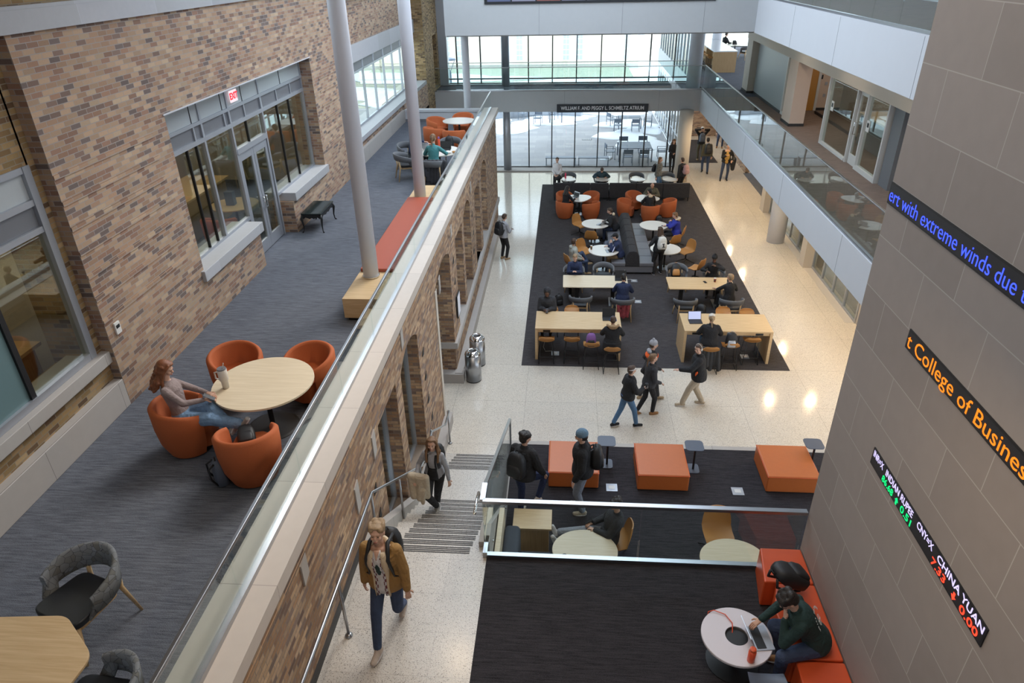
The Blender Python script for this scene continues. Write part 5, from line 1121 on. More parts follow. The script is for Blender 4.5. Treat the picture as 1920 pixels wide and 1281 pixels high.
    H.xf(Hm); B.add(H.v, H.f)
    pn = palm or (None, None)
    hand((B, Fg), WR, ER, -1, grip, s, pn[0] and V(pn[0])); hand((B, Fg), WL, EL, 1, grip, s, pn[1] and V(pn[1]))
    for A_, f_, kk in ((AR, feet[0], 0), (AL, feet[1], 1)): pass
    rem(B, 'body', skin, t, vox if near else .012, 1, Fg)
    e = MB()
    for sx in (-1, 1): e.ell((sx * .030, .0855, .003), (.0095, .005, .0048), 10, 6)
    bw = MB()
    for sx in (-1, 1): bw.ell((sx * .031, .0895, .021), (.016, .004, .0032), 10, 6)
    bw.xf(Hm).build('eyebrows', hair, t, smooth=True); e.xf(Hm).build('eyes', EYE_M, t, smooth=True); MB().ell((0, .100, -.054), (.022, .006, .007), 10, 6).xf(Hm).build('lips', LIP_M, t, smooth=True)
    # trousers
    M = MB(); torso(M, loose * .4, -.16, .30)
    for Hx, K_, A_ in ((HR, KR, AR), (HL, KL, AL)):
        cap(M, Hx, K_, .088 * s + loose, .062 * s + loose); d = (A_ - K_); cap(M, K_, K_ + d * .93, .060 * s + loose, .044 * s + loose * 1.2)
    rem(M, 'trousers', pants, t, vox)
    # shoes
    for i, (A_, K_, f_) in enumerate(((AR, KR, feet[0]), (AL, KL, feet[1]))):
        m = MB(); td = V((toes[i] if toes else ((.12 if i == 0 else -.12), 1, 0))).normalized(); ax = (A_ - K_).normalized()
        if toes is None and V(f_).z > .02 and sit is None: td = V((0, .85, -.5))
        td = td.normalized(); b0 = A_ - V((0, 0, .0)); dn = (ax - td * ax.dot(td)); dn = dn.normalized() if dn.length > .2 else V((0, 0, -1))
        bs = A_ + dn * .045 * s
        cap(m, bs - td * .045 * s, bs + td * .03 * s, .040 * s, .040 * s); cap(m, bs + td * .03 * s + dn * .006, bs + td * .145 * s + dn * .012, .040 * s, .032 * s); cap(m, A_ + dn * .03, A_ - ax * .02, .044 * s, .046 * s)
        sd = td.cross(dn).normalized()
        for q in (-1, 1): cap(m, bs - td * .05 * s + dn * .02 + sd * q * .015, bs + td * .15 * s + dn * .02 + sd * q * .018, .024 * s, .020 * s, 8)
        sh_ = rem(m, 'shoe', shoes, t, .009)
        if near or sole:
            m = MB(); cs = [(bs + td * (.045 * s + .125 * s * math.cos(a)) + sd * (.047 * s * math.sin(a) * (1 - .1 * math.cos(a)))) for a in [2 * PI * k / 20 for k in range(20)]]
            m.grid([[c + dn * .030 for c in cs], [c + dn * .045 for c in cs]], True, True); m.build('sole', sole or white, sh_)
    # top garment
    M = MB(); torso(M, bulk, -.10 - hem, .98 if inner else 1.06, bulk * .4)
    for Sx, E_, W_ in ((SR, ER, WR), (SL, EL, WL)):
        cap(M, Sx, E_, .050 * s + bulk * .8, .043 * s + bulk * .65)
        if sleeve > .5: cap(M, E_, E_ + (W_ - E_) * .93 * sleeve, .043 * s + bulk * .65, .031 * s + bulk * .5)
    if not inner: cap(M, nk - up * .05, nk - up * .005, .068 * s + bulk * .3, .058 * s + bulk * .2)
    tp = rem(M, 'jacket' if bulk > .015 else 'sweater', top, t, vox)
    if hem > .25:
        M = MB(); torso(M, bulk + .01, -.10 - hem, .25, .03); rem(M, 'coat_skirt', top, t, vox)
    PRF = [(-.3, .165, .115), (.0, .172, .122), (.18, .160, .112), (.38, .142 * fem, .102), (.62, .158 * fem, .118), (.80, .168 * fem, .120), (.92, .160 * fem, .104), (1.0, .125 * fem, .085), (1.05, .088, .072), (1.12, .058, .062)]
    def surf(q, x, g=0):
        for (q0, a0, b0), (q1, a1, b1) in zip(PRF, PRF[1:]):
            if q <= q1: break
        f = min(max((q - q0) / (q1 - q0), 0), 1); A_ = (a0 + (a1 - a0) * f) * s + bulk; B_ = (b0 + (b1 - b0) * f) * s + bulk + (bulk * .4 if q < .2 else 0)
        return P + up * (T * q) + Yf * (.01 if q > .5 else 0) + X * x + Yf * (B_ * math.sqrt(max(1 - (x / A_) ** 2, .05)) + g)
    def strip(qs, xl, xr, g, nm, m, th=.02):
        rows = []
        for q, a_, b_ in zip(qs, xl, xr):
            xx = [a_ + (b_ - a_) * i / 6 for i in range(7)]
            rows.append([surf(q, x_, g + .010 * (1 - (2 * i / 6 - 1) ** 2)) for i, x_ in enumerate(xx)] + [surf(q, x_, g - th) for x_ in reversed(xx)])
        return MB().grid(rows, True, True).build(nm, m, t, smooth=True)
    if inner:
        qs = [-.16, 0, .2, .4, .6, .8, .95, 1.02, 1.08]; w0 = (.07, .075, .08, .078, .070, .062, .052, .046, .04)
        strip(qs, [-w_ for w_ in w0], w0, .004, 'shirt', inner); strip([.90, .96, 1.02, 1.09], [-.006, -.018, -.028, -.036], [.006, .018, .028, .036], .008, 'open_neck', skin)
    if collar:
        M = MB(); r = collar; c = nk + up * .01
        if collar == 'hood': M.ell(c - Yf * .085 * s - up * .02, (.10 * s, .06 * s, .07 * s)); rem(M, 'hood', collar_m or top, t, .012)
        elif collar == 'furhood':
            M.ell(c - Yf * .10 * s, (.13 * s, .065 * s, .075 * s)); 
            for k in range(12):
                a = PI * k / 11; M.ell(c + X * (.14 * math.cos(a)) - Yf * (.02 + .13 * math.sin(a)) + up * .03, (.04, .04, .035), 8, 6)
            rem(M, 'fur_hood', collar_m or fur, t, .012)
        elif collar == 'shearling':
            pts = [c + X * (.092 * math.cos(a)) + Yf * (.075 * math.sin(a)) + up * (-.015 - .02 * math.sin(a)) for a in [PI * .98 + PI * 1.04 * k / 14 for k in range(15)]]
            for a, b in zip(pts, pts[1:]): cap(M, a, b, .030, .030, 10)
            qs = [-.26, -.1, .1, .3, .5, .65, .78, .9, .98, 1.04]; xi = [.078, .074, .070, .068, .066, .062, .056, .050, .046, .044]; xo = [.088, .088, .090, .096, .110, .124, .130, .118, .104, .085]
            for sx in (-1, 1): strip(qs, [sx * v for v in (xi if sx > 0 else xo)], [sx * v for v in (xo if sx > 0 else xi)], .018, 'lapel', collar_m or fleece, .03)
            rem(M, 'shearling_collar', collar_m or fleece, t, .01)
    # hair and hats
    if style != 'bald':
        M = MB()
        M.ell((0, -.024, .040), (.083, .094, .090), 18, 12); M.ell((0, -.042, .0), (.080, .074, .085), 18, 12); M.ell((0, .028, .094), (.064, .056, .026)); 
        if style == 'short' and near and not hat:
            for sg in (-1, 1):
                for c_, r_ in (((.030, .036, .098), (.036, .044, .016)), ((.050, .046, .080), (.026, .032, .022)), ((.066, .036, .062), (.019, .030, .034)), ((.048, .070, .070), (.024, .014, .024)), ((.070, -.01, .075), (.022, .06, .05)), ((.03, -.07, .09), (.05, .05, .045))): M.ell((c_[0] * sg, c_[1], c_[2]), r_, 14, 8)
        if style in ('long', 'wavy'):
            L = .32 if style == 'long' else .36
            for k in range(11):
                a = PI * (.06 + .88 * k / 10) + PI; ox, oy = .080 * math.cos(a), .080 * math.sin(a); pr = V((ox, oy - .01, .05))
                amp = .02 if style == 'wavy' else .006
                for q in range(5):
                    z = .05 - (q + 1) * L / 5; nx = V((ox * (1.05 + .12 * q) + amp * math.sin(q * 2.1 + k), oy * (1.0 + .02 * q) - .01 + amp * math.cos(q * 1.9 + k * 2), z)); cap(M, pr, nx, .026, .022, 8); pr = nx
            if style == 'wavy':
                for sx in (-1, 1):
                    pr = V((sx * .060, .035, .085))
                    for q, (a_, b_, c_) in enumerate(((.082, .022, .04), (.090, .006, -.02), (.093, .002, -.08), (.098, .018, -.14), (.10, .045, -.20), (.104, .058, -.27), (.10, .066, -.33))): nx = V((sx * (a_ + .006 * math.sin(q * 2)), b_, c_)); cap(M, pr, nx, .021, .024, 8); pr = nx
        if style == 'pony':
            pr = V((0, -.10, .03))
            for q in range(5): nx = V((.01 * math.sin(q * 2), -.125 - .004 * q, .0 - q * .06)); cap(M, pr, nx, .03 - .003 * q, .027 - .004 * q, 8); pr = nx
        if style == 'bun': M.ell((0, -.10, .09), (.04, .04, .04))
        M.xf(Hm); rem(M, 'hair', hair, t, .007 if near else .012, 4 if near else 2)
    if hat:
        M = MB(); k, hm = hat
        if k in ('beanie', 'bobble'):
            M.ell((0, -.016, .060), (.094, .110, .092), 18, 10); M.ell((0, -.014, .042), (.099, .114, .032), 18, 8); n = 'beanie'
            if k == 'bobble': M.ell((0, -.02, .165), (.036, .036, .034))
        elif k == 'cap': M.ell((0, -.012, .055), (.088, .102, .078), 18, 10); M.ell((0, .105, .05), (.065, .06, .010)); n = 'cap'
        elif k == 'band': M.ell((0, -.014, .045), (.093, .106, .026), 18, 8); n = 'headband'
        elif k == 'hoodup': M.ell((0, -.03, .035), (.108, .112, .125), 18, 12); M.ell((0, -.05, -.09), (.10, .09, .07)); n = 'hood'
        elif k == 'phones':
            M.tube([(.088 * math.cos(a), -.01, .02 + .105 * math.sin(a)) for a in [PI * q / 10 for q in range(11)]], .010, 8); M.ell((.086, -.005, .0), (.018, .032, .036)); M.ell((-.086, -.005, .0), (.018, .032, .036)); n = 'headphones'
        M.xf(Hm); ho = rem(M, n, hm, t, .01)
        if k == 'hoodup':  # leave the face open: the hood sits back, the face pushes forward
            MB().ell((0, .060, -.005), (.062, .050, .085), 16, 10).xf(Hm).build('face', skin, t, smooth=True)
    t['_j'] = 0; del t['_j']
    mw = Matrix.Translation(V(loc)) @ Matrix.Rotation(math.radians(head), 4, 'Z')
    return dict(t=t, ER=ER, EL=EL, surf=surf, strip=strip, mw=mw, P=P, up=up, X=X, Yf=Yf, sh=sh, WR=WR, WL=WL, hc=hc, nk=nk, T=T, AR=AR)
def wpos(j, p): return j['mw'] @ V(p)
def worn_pack(j, lb, m, m2=None, s=1.0, head=0, bulk=.03):
    p = wpos(j, j['P'] + j['up'] * (j['T'] * .18) - j['Yf'] * (.20 + bulk)); b = backpack('backpack', lb, p, math.radians(head), m, m2, s); b.rotation_euler = (-math.atan2(j['up'].y, j['up'].z), 0, math.radians(head)); return b
def straps(j, m, bulk):
    for sx in (-1, 1):
        f = j['surf']; pts = [j['P'] + j['up'] * .04 + j['X'] * sx * (.185 + bulk) - j['Yf'] * .08, j['P'] + j['up'] * .08 + j['X'] * sx * (.180 + bulk) + j['Yf'] * .03, f(.28, sx * .150, .005), f(.45, sx * .142, .008), f(.7, sx * .138, .012), f(.88, sx * .126, .016), j['sh'] + j['X'] * sx * .105 + j['up'] * (.028 + bulk) + j['Yf'] * .02, j['sh'] + j['X'] * sx * .10 + j['up'] * (.0 + bulk * .4) - j['Yf'] * (.12 + bulk)]
        MB().tube(pts, [.010, .010, .012, .017, .022, .025, .026, .02], 8).build('pack_strap', m, j['t'], smooth=True)
def phone_in(j, lb, side='R'):
    p = wpos(j, (j['WR'] if side == 'R' else j['WL']) + j['Yf'] * .07 + j['up'] * .02); t = thing('phone', lb, 'phone', p, j['t'].rotation_euler.z); t.rotation_euler = (-.6, 0, t.rotation_euler.z)
    MB().box(-.036, .036, -.075, .075, -.004, .004).build('case', M_black, t, bev=.003)
# --- 1 man in the shearling jacket
f1 = at(713, 1216, Z2); f2 = at(764, 1128, Z2)
c = (f1 + f2) / 2; hd = 176
def loc_of(p, o, h): return Matrix.Rotation(-math.radians(h), 4, 'Z') @ (p - o)
c = V((c.x + .02, c.y + .08, Z2)); a = loc_of(f1, c, hd); b = loc_of(f2, c, hd); c.y -= .16
j = person('blond man in an open tan jacket with cream fleece lining walking towards the camera', c, hd, s=1.06, feet=((a.x, a.y - .05, 0), (b.x, b.y + .0, .09)), lean=(0.01, .07), look=(.1, .14), top=camel, pants=jean, shoes=sneaker, hair=HBL, style='short', bulk=.035, hem=.10, near=True,
           collar='shearling', inner=white, hands=((.27, .03, .86), (-.28, .10, .84)), skin=SKIN[1], loose=.006, sole=white, pelvis=(0, 0, .95))
straps(j, BLK, .05); worn_pack(j, 'black backpack worn by the man in the tan jacket', BLK, None, 1.0, hd, .05)
m_, n_, l_, q_ = newmat('checked_shirt'); tc_ = N(n_, 'ShaderNodeTexCoord'); ck = N(n_, 'ShaderNodeTexChecker'); ck.inputs['Scale'].default_value = 21; l_.new(tc_.outputs['Object'], ck.inputs[0]); ck.inputs[1].default_value = (.12, .012, .02, 1); ck.inputs[2].default_value = (.55, .54, .55, 1); l_.new(ck.outputs[0], q_.inputs['Base Color'])
for sx in (-1, 1): j['strip']([-.22, 0, .25, .5, .75, .95], [sx * .034 if sx > 0 else sx * .074] * 6, [sx * .074 if sx > 0 else sx * .034] * 6, .010, 'open_shirt', m_, .02)
j['strip']([.42, .55, .7, .8], [-.02, -.036, -.03, -.012], [.026, .03, .034, .012], .010, 'shirt_print', green, .015)
# --- 2 woman on the stairs
best = min(range(1, 11), key=lambda k: abs(at(826, 960, Z2 - k * R1).y - (7.13 + .278 * k - .16))); zz = Z2 - best * R1; p = at(826, 958, zz); hd = 172
j = person('woman with wavy blond hair and black dungarees climbing the stairs, coat over her arm', (p.x - .03, p.y - .04, zz), hd, s=.97, female=True, feet=((-.02, .10, R1), (.06, -.12, .0)), lean=(-.05, .12), look=(.12, .05), top=lgrey, pants=blk, shoes=cl('grey_trainer', (.3, .29, .27)), hair=HLB, style='wavy', bulk=.008,
           hands=((.22, .30, 1.02), (-.27, .06, .82)), near=True, loose=.012, pelvis=(0, .0, .92), elb=(V((.5, -1, -.3)), V((-.7, -1, -.1))), kneeR=(.1, 1, .3))
P_, X_, Y_, U_ = j['P'], j['X'], j['Yf'], j['up']
j['strip']([-.1, .1, .3, .42], [-.10, -.095, -.08, -.07], [.10, .095, .08, .07], .010, 'bib', blk, .02)
for sx in (-1, 1): j['strip']([.38, .6, .8, .95, 1.03], [sx * .068 - .013] * 5, [sx * .068 + .013] * 5, .008, 'bib_strap', blk, .012)
j['strip']([.40, .6, .8, .95, 1.02], [-.135, -.132, -.125, -.118, -.115], [-.10, -.095, -.09, -.085, -.082], .014, 'bag_strap', BLK, .014)
worn_pack(j, 'dark backpack on the shoulder of the woman climbing the stairs', BLK, None, .85, hd, .02)
w_ = wpos(j, j['WR'] + V((-.02, .06, .01))); ct = thing('draped_coat', 'cream coat folded over the arm of the woman on the stairs', 'coat', (w_.x, w_.y, w_.z), math.radians(hd)); M = MB()
for k in range(7):
    u = k / 6; cap(M, V((.10 - .26 * u, -.02, .03)), V((.06 - .20 * u + .03 * math.sin(k * 2), .05 * math.cos(k * 1.7), -.34 - .06 * math.sin(k * 2.2))), .065, .055, 10)
cap(M, V((.1, -.02, .04)), V((-.16, -.02, .04)), .075, .065); cap(M, V((-.12, 0.02, -.2)), V((-.10, .06, -.45)), .05, .035)
rem(M, 'cloth', sand, ct, .012, 3)
# --- 3 red-haired woman lounging
o = V((-4.93, 7.15, ZG)); hd = -78
def L3(u, v, z, oo, h): q = loc_of(at(u, v, z), oo, h); return (q.x, q.y, z - oo.z)
fA = L3(452, 800, ZG + .50, o, hd); fB = L3(440, 806, ZG + .44, o, hd)
j = person('red-haired woman in pale jeans lounging with her phone in an orange chair', o, hd, sit=.44, s=.98, female=True, pelvis=(0, -.02, .53), lean=(-.10, -.22), look=(.05, -.45), feet=((fA[0], fA[1], .46), (fB[0] - .02, fB[1] - .05, .40)), toes=((.2, .5, .9), (-.1, .6, .9)), hands=((.10, .33, .80), (-.06, .33, .80)),
           top=mauve, pants=ljean, shoes=cl('grey_trainer', (.3, .29, .27)), hair=HRED, style='wavy', bulk=.004, loose=.026, near=True, kneeR=(.1, .3, 1), kneeL=(-.25, .4, 1), grip=.9, elb=(V((1, -.4, -.6)), V((-1, -.4, -.6))))
phone_in(j, 'phone held by the red-haired woman in the orange chair')
# --- 4 student in the green sweatshirt
o = V((2.95, 5.42, Z2)); hd = 92
j = person('student in a dark green sweatshirt leaning over his laptop on the orange bench', o, hd, sit=.45, s=1.05, pelvis=(0, .02, .55), lean=(.0, .66), twist=-.25, look=(.15, -.75), feet=((.12, .30, 0), (-.15, .42, 0)), hands=((.20, .60, .60), (-.03, .44, .90)), kneeL=(-.4, 1, .8), kneeR=(.35, 1, .8), top=green, pants=jean, shoes=tanb, hair=HD, style='short', near=True, bulk=.022, loose=.014, grip=.35,
           elb=(V((1, -.3, -.6)), V((-.6, .1, -1))), skin=SKIN[1], palm=(None, (0, 1, .2)))
MB().tube([(.075 * math.cos(a), .05 + .05 * math.sin(a), .006) for a in [PI * k / 10 for k in range(11)]], .003, 6).xf(Matrix.Translation(j['hc']) @ Matrix.Rotation(.15, 4, 'Z') @ Matrix.Rotation(-.5, 4, 'X') @ Matrix.Scale(1.05, 4)).build('glasses', M_black, j['t'])
LT = plain('print_white', (.6, .62, .6), .7)
bc = j['P'] + j['up'] * (j['T'] * .62) - j['Yf'] * (.125 * 1.05 + .024)
def arc_text(s_, r, a0, a1, size, j=j):
    for k, ch in enumerate(s_):
        a = a0 + (a1 - a0) * k / max(1, len(s_) - 1)
        o_ = text(ch, size, LT, (0, 0, 0), (0, 0, 0), j['t'], 'back_print', .001, al='CENTER')
        right = -j['X']; upv = j['up']; nrm = right.cross(upv)  # facing backwards
        pos = bc + (right * math.sin(a) + upv * math.cos(a)) * r + nrm * .004 * (1) - j['Yf'] * .002; ru = (right * math.cos(a) - upv * math.sin(a)); uu = (right * math.sin(a) + upv * math.cos(a))
        o_.matrix_local = Matrix((( ru.x, uu.x, nrm.x, pos.x), (ru.y, uu.y, nrm.y, pos.y), (ru.z, uu.z, nrm.z, pos.z), (0, 0, 0, 1)))
arc_text('WINSTON SALEM', .130, -1.45, 1.45, .042)
MB().tube([bc + j['X'] * .06 * math.cos(k) + j['up'] * .055 * math.sin(k) - j['Yf'] * .003 for k in [2 * PI * i / 24 for i in range(25)]], .0015, 5).tube([bc - j['X'] * .05 + j['up'] * .03 - j['Yf'] * .005, bc + j['up'] * .0 - j['Yf'] * .006, bc + j['X'] * .05 - j['up'] * .03 - j['Yf'] * .005], .003, 5).tube([bc - j['X'] * .05 - j['up'] * .02 - j['Yf'] * .005, bc + j['X'] * .04 + j['up'] * .03 - j['Yf'] * .006], .003, 5).build('back_emblem', LT, j['t'])
# --- 5 man in black with backpack, 6 beanie man
p = at(983, 950, Z1); hd = -28
j = person('dark-haired man in black with a backpack stepping away beside the terrace railing', (p.x, p.y - .2, Z1), hd, s=1.06, feet=((.22, .16, .30), (-.06, .0, 0)), lean=(.02, .06), look=(-.5, -.1), top=blk, pants=navy, shoes=sneaker, hair=HD, bulk=.05, hem=.02, near=True, kneeR=(.3, 1, .2), hands=((.30, .22, .95), (-.26, .05, .86)))
worn_pack(j, 'black backpack worn by the man standing at the terrace railing', BLK, None, 1.1, hd, .04)
p = at(1087, 963, Z1); hd = 88
j = person('man in a blue beanie, black puffer jacket and pale jeans before an ottoman', (p.x + .03, p.y + .1, Z1), hd, s=1.05, feet=((.14, .05, 0), (-.12, -.02, 0)), lean=(0, .03), look=(-.1, -.1), top=blk, pants=greyj, shoes=cl('tan_trainer', (.42, .36, .28)), hair=HD, hat=('beanie', bluehat), bulk=.055, near=True, hands=((.26, .14, .92), (-.26, .14, .92)), loose=.018)
worn_pack(j, 'black backpack worn by the man in the blue beanie', BLK, None, 1.0, hd, .05)
# --- 7 reclining man at the booth, 8 woman in the booth
o = V((.90, 8.72, Z1)); hd = 92
q = loc_of(at(1010, 992, Z1 + .55), o, hd)
j = person('man in a black hoodie slouching at the booth with grey trousers and his feet up', o, hd, sit=.45, pelvis=(0, .05, .55), lean=(0, -.22), look=(.1, -.35), feet=((.1, .98, .44), (-.06, 1.0, .40)), toes=((.2, .35, 1), (-.2, .35, 1)), hands=((.12, .32, .74), (-.06, .30, .74)), top=blk2, pants=lgreyp, shoes=white, hair=HD, near=True, bulk=.04, loose=.02, kneeR=(.1, 0, 1), kneeL=(-.2, 0, 1), grip=.9)
phone_in(j, 'phone held by the man with his feet up in the booth'); put(P_shell, .95, 8.72, Z1, 0, 8.7, 'tan shell chair under the man with his feet up', GS)
person('woman with long dark hair sitting low in the booth behind the railing corner', (-.40, 7.48, Z1), -90, sit=.45, s=.95, female=True, top=blk, pants=blk, hair=HD, style='long', look=(0, -.2), hands=((.14, .4, .76), (-.14, .4, .76)), feet=((.12, .42, 0), (-.12, .42, 0)), skin=SKIN[1])
# --- 9-11 trio
p = at(1172, 793, 0); hd = -72
j = person('woman in a white headband and blue jeans walking with a coffee', (p.x, p.y - .15, 0), hd, s=.97, female=True, feet=((.07, .24, 0), (-.07, -.30, .02)), top=blk, pants=bjean, shoes=blk, hair=HB, hat=('band', white), bulk=.035, hands=((.10, .34, 1.10), (-.20, .22, .98)), near=True, look=(.1, 0), pelvis=(0, 0, .90))
M = MB(); M.ell(j['P'] + j['up'] * .03, (.19, .17, .13)); rem(M, 'jacket_hem', bluev, j['t'], .012)
cp = wpos(j, j['WR'] + V((0, .07, -.02))); cup('coffee cup carried by the woman in the white headband', cp, M_black, LID, h=.13)
p = at(1212, 778, 0); hd = -68
person('woman with a brown ponytail, black leggings and tan boots walking in the trio middle', (p.x, p.y + .05, 0), hd, s=.97, female=True, feet=((.07, .12, 0), (-.07, -.22, .03)), top=blk2, pants=blk, shoes=tanb, hair=HLB, style='pony', bulk=.03, hands=((.16, .22, .95), (-.22, .12, .92)), near=True, look=(-.2, 0), pelvis=(0, 0, .90), sole=tanb)
p = at(1213, 748, 0); hd = -75
j = person('woman in a grey bobble hat and orange and black vest, rearmost of the trio', (p.x, p.y, 0), hd, s=.97, female=True, feet=((.07, .26, 0), (-.07, -.18, .0)), top=blk2, pants=blk2, shoes=cl('sand_boot', (.36, .26, .16)), hair=HB, hat=('bobble', lgrey), bulk=.03, hands=((.16, .22, .95), (-.22, .12, .92)), look=(-.1, 0), collar='hood', collar_m=lgrey, pelvis=(0, 0, .90))
M = MB(); M.ell(j['P'] + j['up'] * .40, (.19, .165, .10)); rem(M, 'orange_yoke', orange, j['t'], .012)
# --- 12 man walking left
p = at(1303, 760, 0); hd = 84
j = person('person in a black jacket and beige trousers walking alone with an arm out', (p.x, p.y, 0), hd, s=1.02, feet=((.10, -.16, 0), (-.08, .34, 0)), top=blk, pants=beige, shoes=cl('sand_shoe', (.44, .36, .26)), hair=HB, bulk=.05, hem=.12, hands=((.22, .06, .88), (-.18, .48, 1.12)), near=True, look=(.9, -.1), loose=.02, hat=('phones', CRM), pelvis=(0, 0, .92), lean=(0, .10), grip=.2)
M = MB(); M.ell(j['P'] + j['up'] * .10 - j['X'] * .19 + j['Yf'] * .06, (.02, .05, .09)); rem(M, 'orange_pocket', orange, j['t'], .01)
# --- 13 man with backpack by the brick wall
p = at(945, 486, 0); hd = -42
j = person('man in a grey shirt and black backpack looking at his phone by the wall', (p.x, p.y, 0), hd, s=1.0, feet=((.12, .02, 0), (-.1, .0, 0)), top=lgrey, pants=blk, shoes=cl('tan_boot', (.30, .2, .11)), hair=HB, bulk=.02, hands=((.10, .30, 1.12), (-.20, .1, .95)), look=(0, -.4))
worn_pack(j, 'charcoal backpack of the man beside the brick wall', BLK, F_base if False else BLK, 1.1, hd, .03); phone_in(j, 'phone held by the man beside the brick wall')
# --- seated at the high tables
def seated(label, x, y, z, head, seat=.45, **k):
    hh = k.pop('hz', None) or (.76 if seat < .6 else 1.02)
    d = dict(sit=seat, hands=((.17, .40, hh), (-.15, .42, hh)), feet=((.12, .40, .0 if seat < .6 else .24), (-.12, .42, .0 if seat < .6 else .24)), lean=(0, .12), look=(0, -.35)); d.update(k)
    return person(label, (x, y, z), head, **d)
seated('man with his black hood up at the far corner of the left high table', -.45, 18.2, RG, 178, .70, top=blk2, pants=blk, hat=('hoodup', blk2), hair=HD, skin=SKIN[2], bulk=.06, hz=1.05, hands=((.06, .34, 1.06), (-.06, .34, 1.06)))
phone_in(dict(t=bpy.data.objects['person'], mw=Matrix.Translation((-.45, 17.86, RG)), WR=V((0, -.1, 1.08)), Yf=V((0, 0, 0)), up=V((0, 0, 0))), 'phone of the hooded man on the left high table')
seated('person in a black fur-hooded coat seen from behind at the left high table', 1.34, 16.36, RG, 0, .70, s=.95, top=blk, pants=blk, collar='furhood', hair=HB, hat=('phones', bluev), bulk=.05, hem=.35)
seated('person in a white cap and black hoodie at the right high table', 3.93, 16.5, RG, -4, .70, top=blk, pants=bjean, hair=HBL, hat=('cap', CRM), bulk=.05, style='pony')
t = thing('coat', 'black padded coat hung over the stool of the person in the white cap', 'coat', (3.93, 16.32, .45)); M = MB()
for k in range(6): cap(M, V((-.24 + .09 * k, .0, .30)), V((-.28 + .11 * k, -.05 + .04 * math.sin(k * 2), -.18 - .12 * (k % 2))), .07, .06)
rem(M, 'cloth', BLK, t, .014, 3)
# --- low tables
seated('man in a navy jacket with folded hands facing the camera at the left low table', .38, 21.45, RG, 178, top=navy, pants=blk, hair=HBL, bulk=.035, hands=((.05, .36, .86), (-.05, .36, .86)))
seated('dark-haired man in a blue puffer jacket seen from behind at the left low table', 1.85, 19.65, RG, -2, top=navy, pants=blk, hair=HD, bulk=.04)
M = MB(); t = thing('jacket', 'red and black jacket hung on the chair of the puffer jacket man', 'coat', (1.85, 19.22, .30)); cap(M, V((-.16, 0, .30)), V((-.1, .0, -.1)), .06, .05); cap(M, V((.0, 0, .28)), V((.02, .0, -.12)), .07, .06); cap(M, V((.15, 0, .30)), V((.14, .0, -.1)), .06, .05); rem(M, 'cloth', plaid, t, .014, 3)
seated('woman in a black bobble hat facing the camera at the right low table', 4.92, 21.5, RG, 170, top=blk, pants=blk, hair=HD, hat=('bobble', blk), skin=SKIN[2], bulk=.025, female=True, hands=((.20, .30, .86), (-.08, .22, 1.02)))
seated('short-haired woman in a black vest seen from behind at the right low table', 5.12, 19.75, RG, 12, top=blk, pants=blk, hair=HBL, bulk=.02, female=True, sleeve=.4, look=(.5, -.1), hands=((.2, .42, .76), (-.30, .46, .76)), skin=SKIN[0])
# --- girl with white backpack
p = at(1232, 513, RG); hd = 14
j = person('girl in black with long dark hair standing with a white backpack beside the bench sofa', (p.x, p.y, RG), hd, s=.98, female=True, feet=((.14, .05, 0), (-.14, -.02, 0)), top=blk, pants=blk, shoes=blk, sole=white, hair=HB, style='long', bulk=.04, hands=((.20, .24, 1.1), (-.20, .24, 1.1)), loose=.02, look=(.2, -.2))
wp = worn_pack(j, 'white backpack with a dark letter worn by the girl beside the bench sofa', plain('canvas', (.62, .60, .55), .8), None, 1.0, hd, .04)
MB().box(-.016, .016, -.142, -.130, .10, .23).box(-.05, .05, -.142, -.130, .10, .12).box(-.05, .05, -.142, -.130, .215, .235).build('letter_print', M_black, wp)
# --- round table people
seated('woman in a royal blue parka with a pale fur hood at the right round table', 4.30, 25.6, RG, 78, top=royal, pants=blk, collar='furhood', collar_m=fleece, hair=HLB, bulk=.05, hem=.06, female=True, hands=((.15, .40, .78), (-.08, .26, 1.0)))
j = seated('man in a navy jacket and khaki trousers on the left side of the bench sofa', 2.02, 23.35, RG, 82, top=navy, pants=khaki, shoes=tanb, hair=HD, hat=('cap', BLK2), bulk=.035, lean=(0, .28), hands=((.14, .46, .80), (-.05, .34, .98)), feet=((.10, .45, 0), (-.14, .30, 0)))
seated('man in a black jacket with cream fleece collar typing beside the bench sofa', 2.0, 26.2, RG, 86, top=blk, pants=jean, hair=HB, collar='hood', collar_m=fleece, bulk=.045, lean=(0, .34))
seated('boy in a pale grey hoodie twisting in his chair beside the khaki man table', .34, 22.78, RG, -70, top=cl('pale_hoodie', (.36, .37, .33)), pants=jean, shoes=khaki, hair=HB, collar='hood', bulk=.035, lean=(.05, -.05), look=(.9, -.05), feet=((.10, .48, .0), (-.05, .58, .30)), hands=((.16, .26, .62), (-.05, .32, .62)))
seated('woman in black with long dark hair typing in the near left orange tub chair', .03, 29.0, RG, -45, seat=.43, top=blk, pants=blk, hair=HD, style='long', bulk=.02, female=True)
seated('man with a cream fleece collar seen from behind in an orange tub chair', 3.58, 28.6, RG, 18, seat=.43, top=blk, pants=blk, hair=HD, collar='hood', collar_m=fleece, bulk=.03, look=(.7, -.2))
seated('balding man in a dark green jacket bent over the right white triangular table', 3.85, 30.15, RG, 165, seat=.43, top=olive, pants=blk, hair=HB, style='bald', skin=SKIN[0], bulk=.05, lean=(0, .5), look=(.3, -.8))
j = seated('person slumped over the small table behind the dark sofa', 1.72, 32.95, 0, 180, top=cl('dark_teal', (.03, .06, .08)), pants=blk, hair=HB, lean=(0, .75), look=(0, -1.0), bulk=.04, hands=((.22, .40, .76), (-.22, .40, .76)))
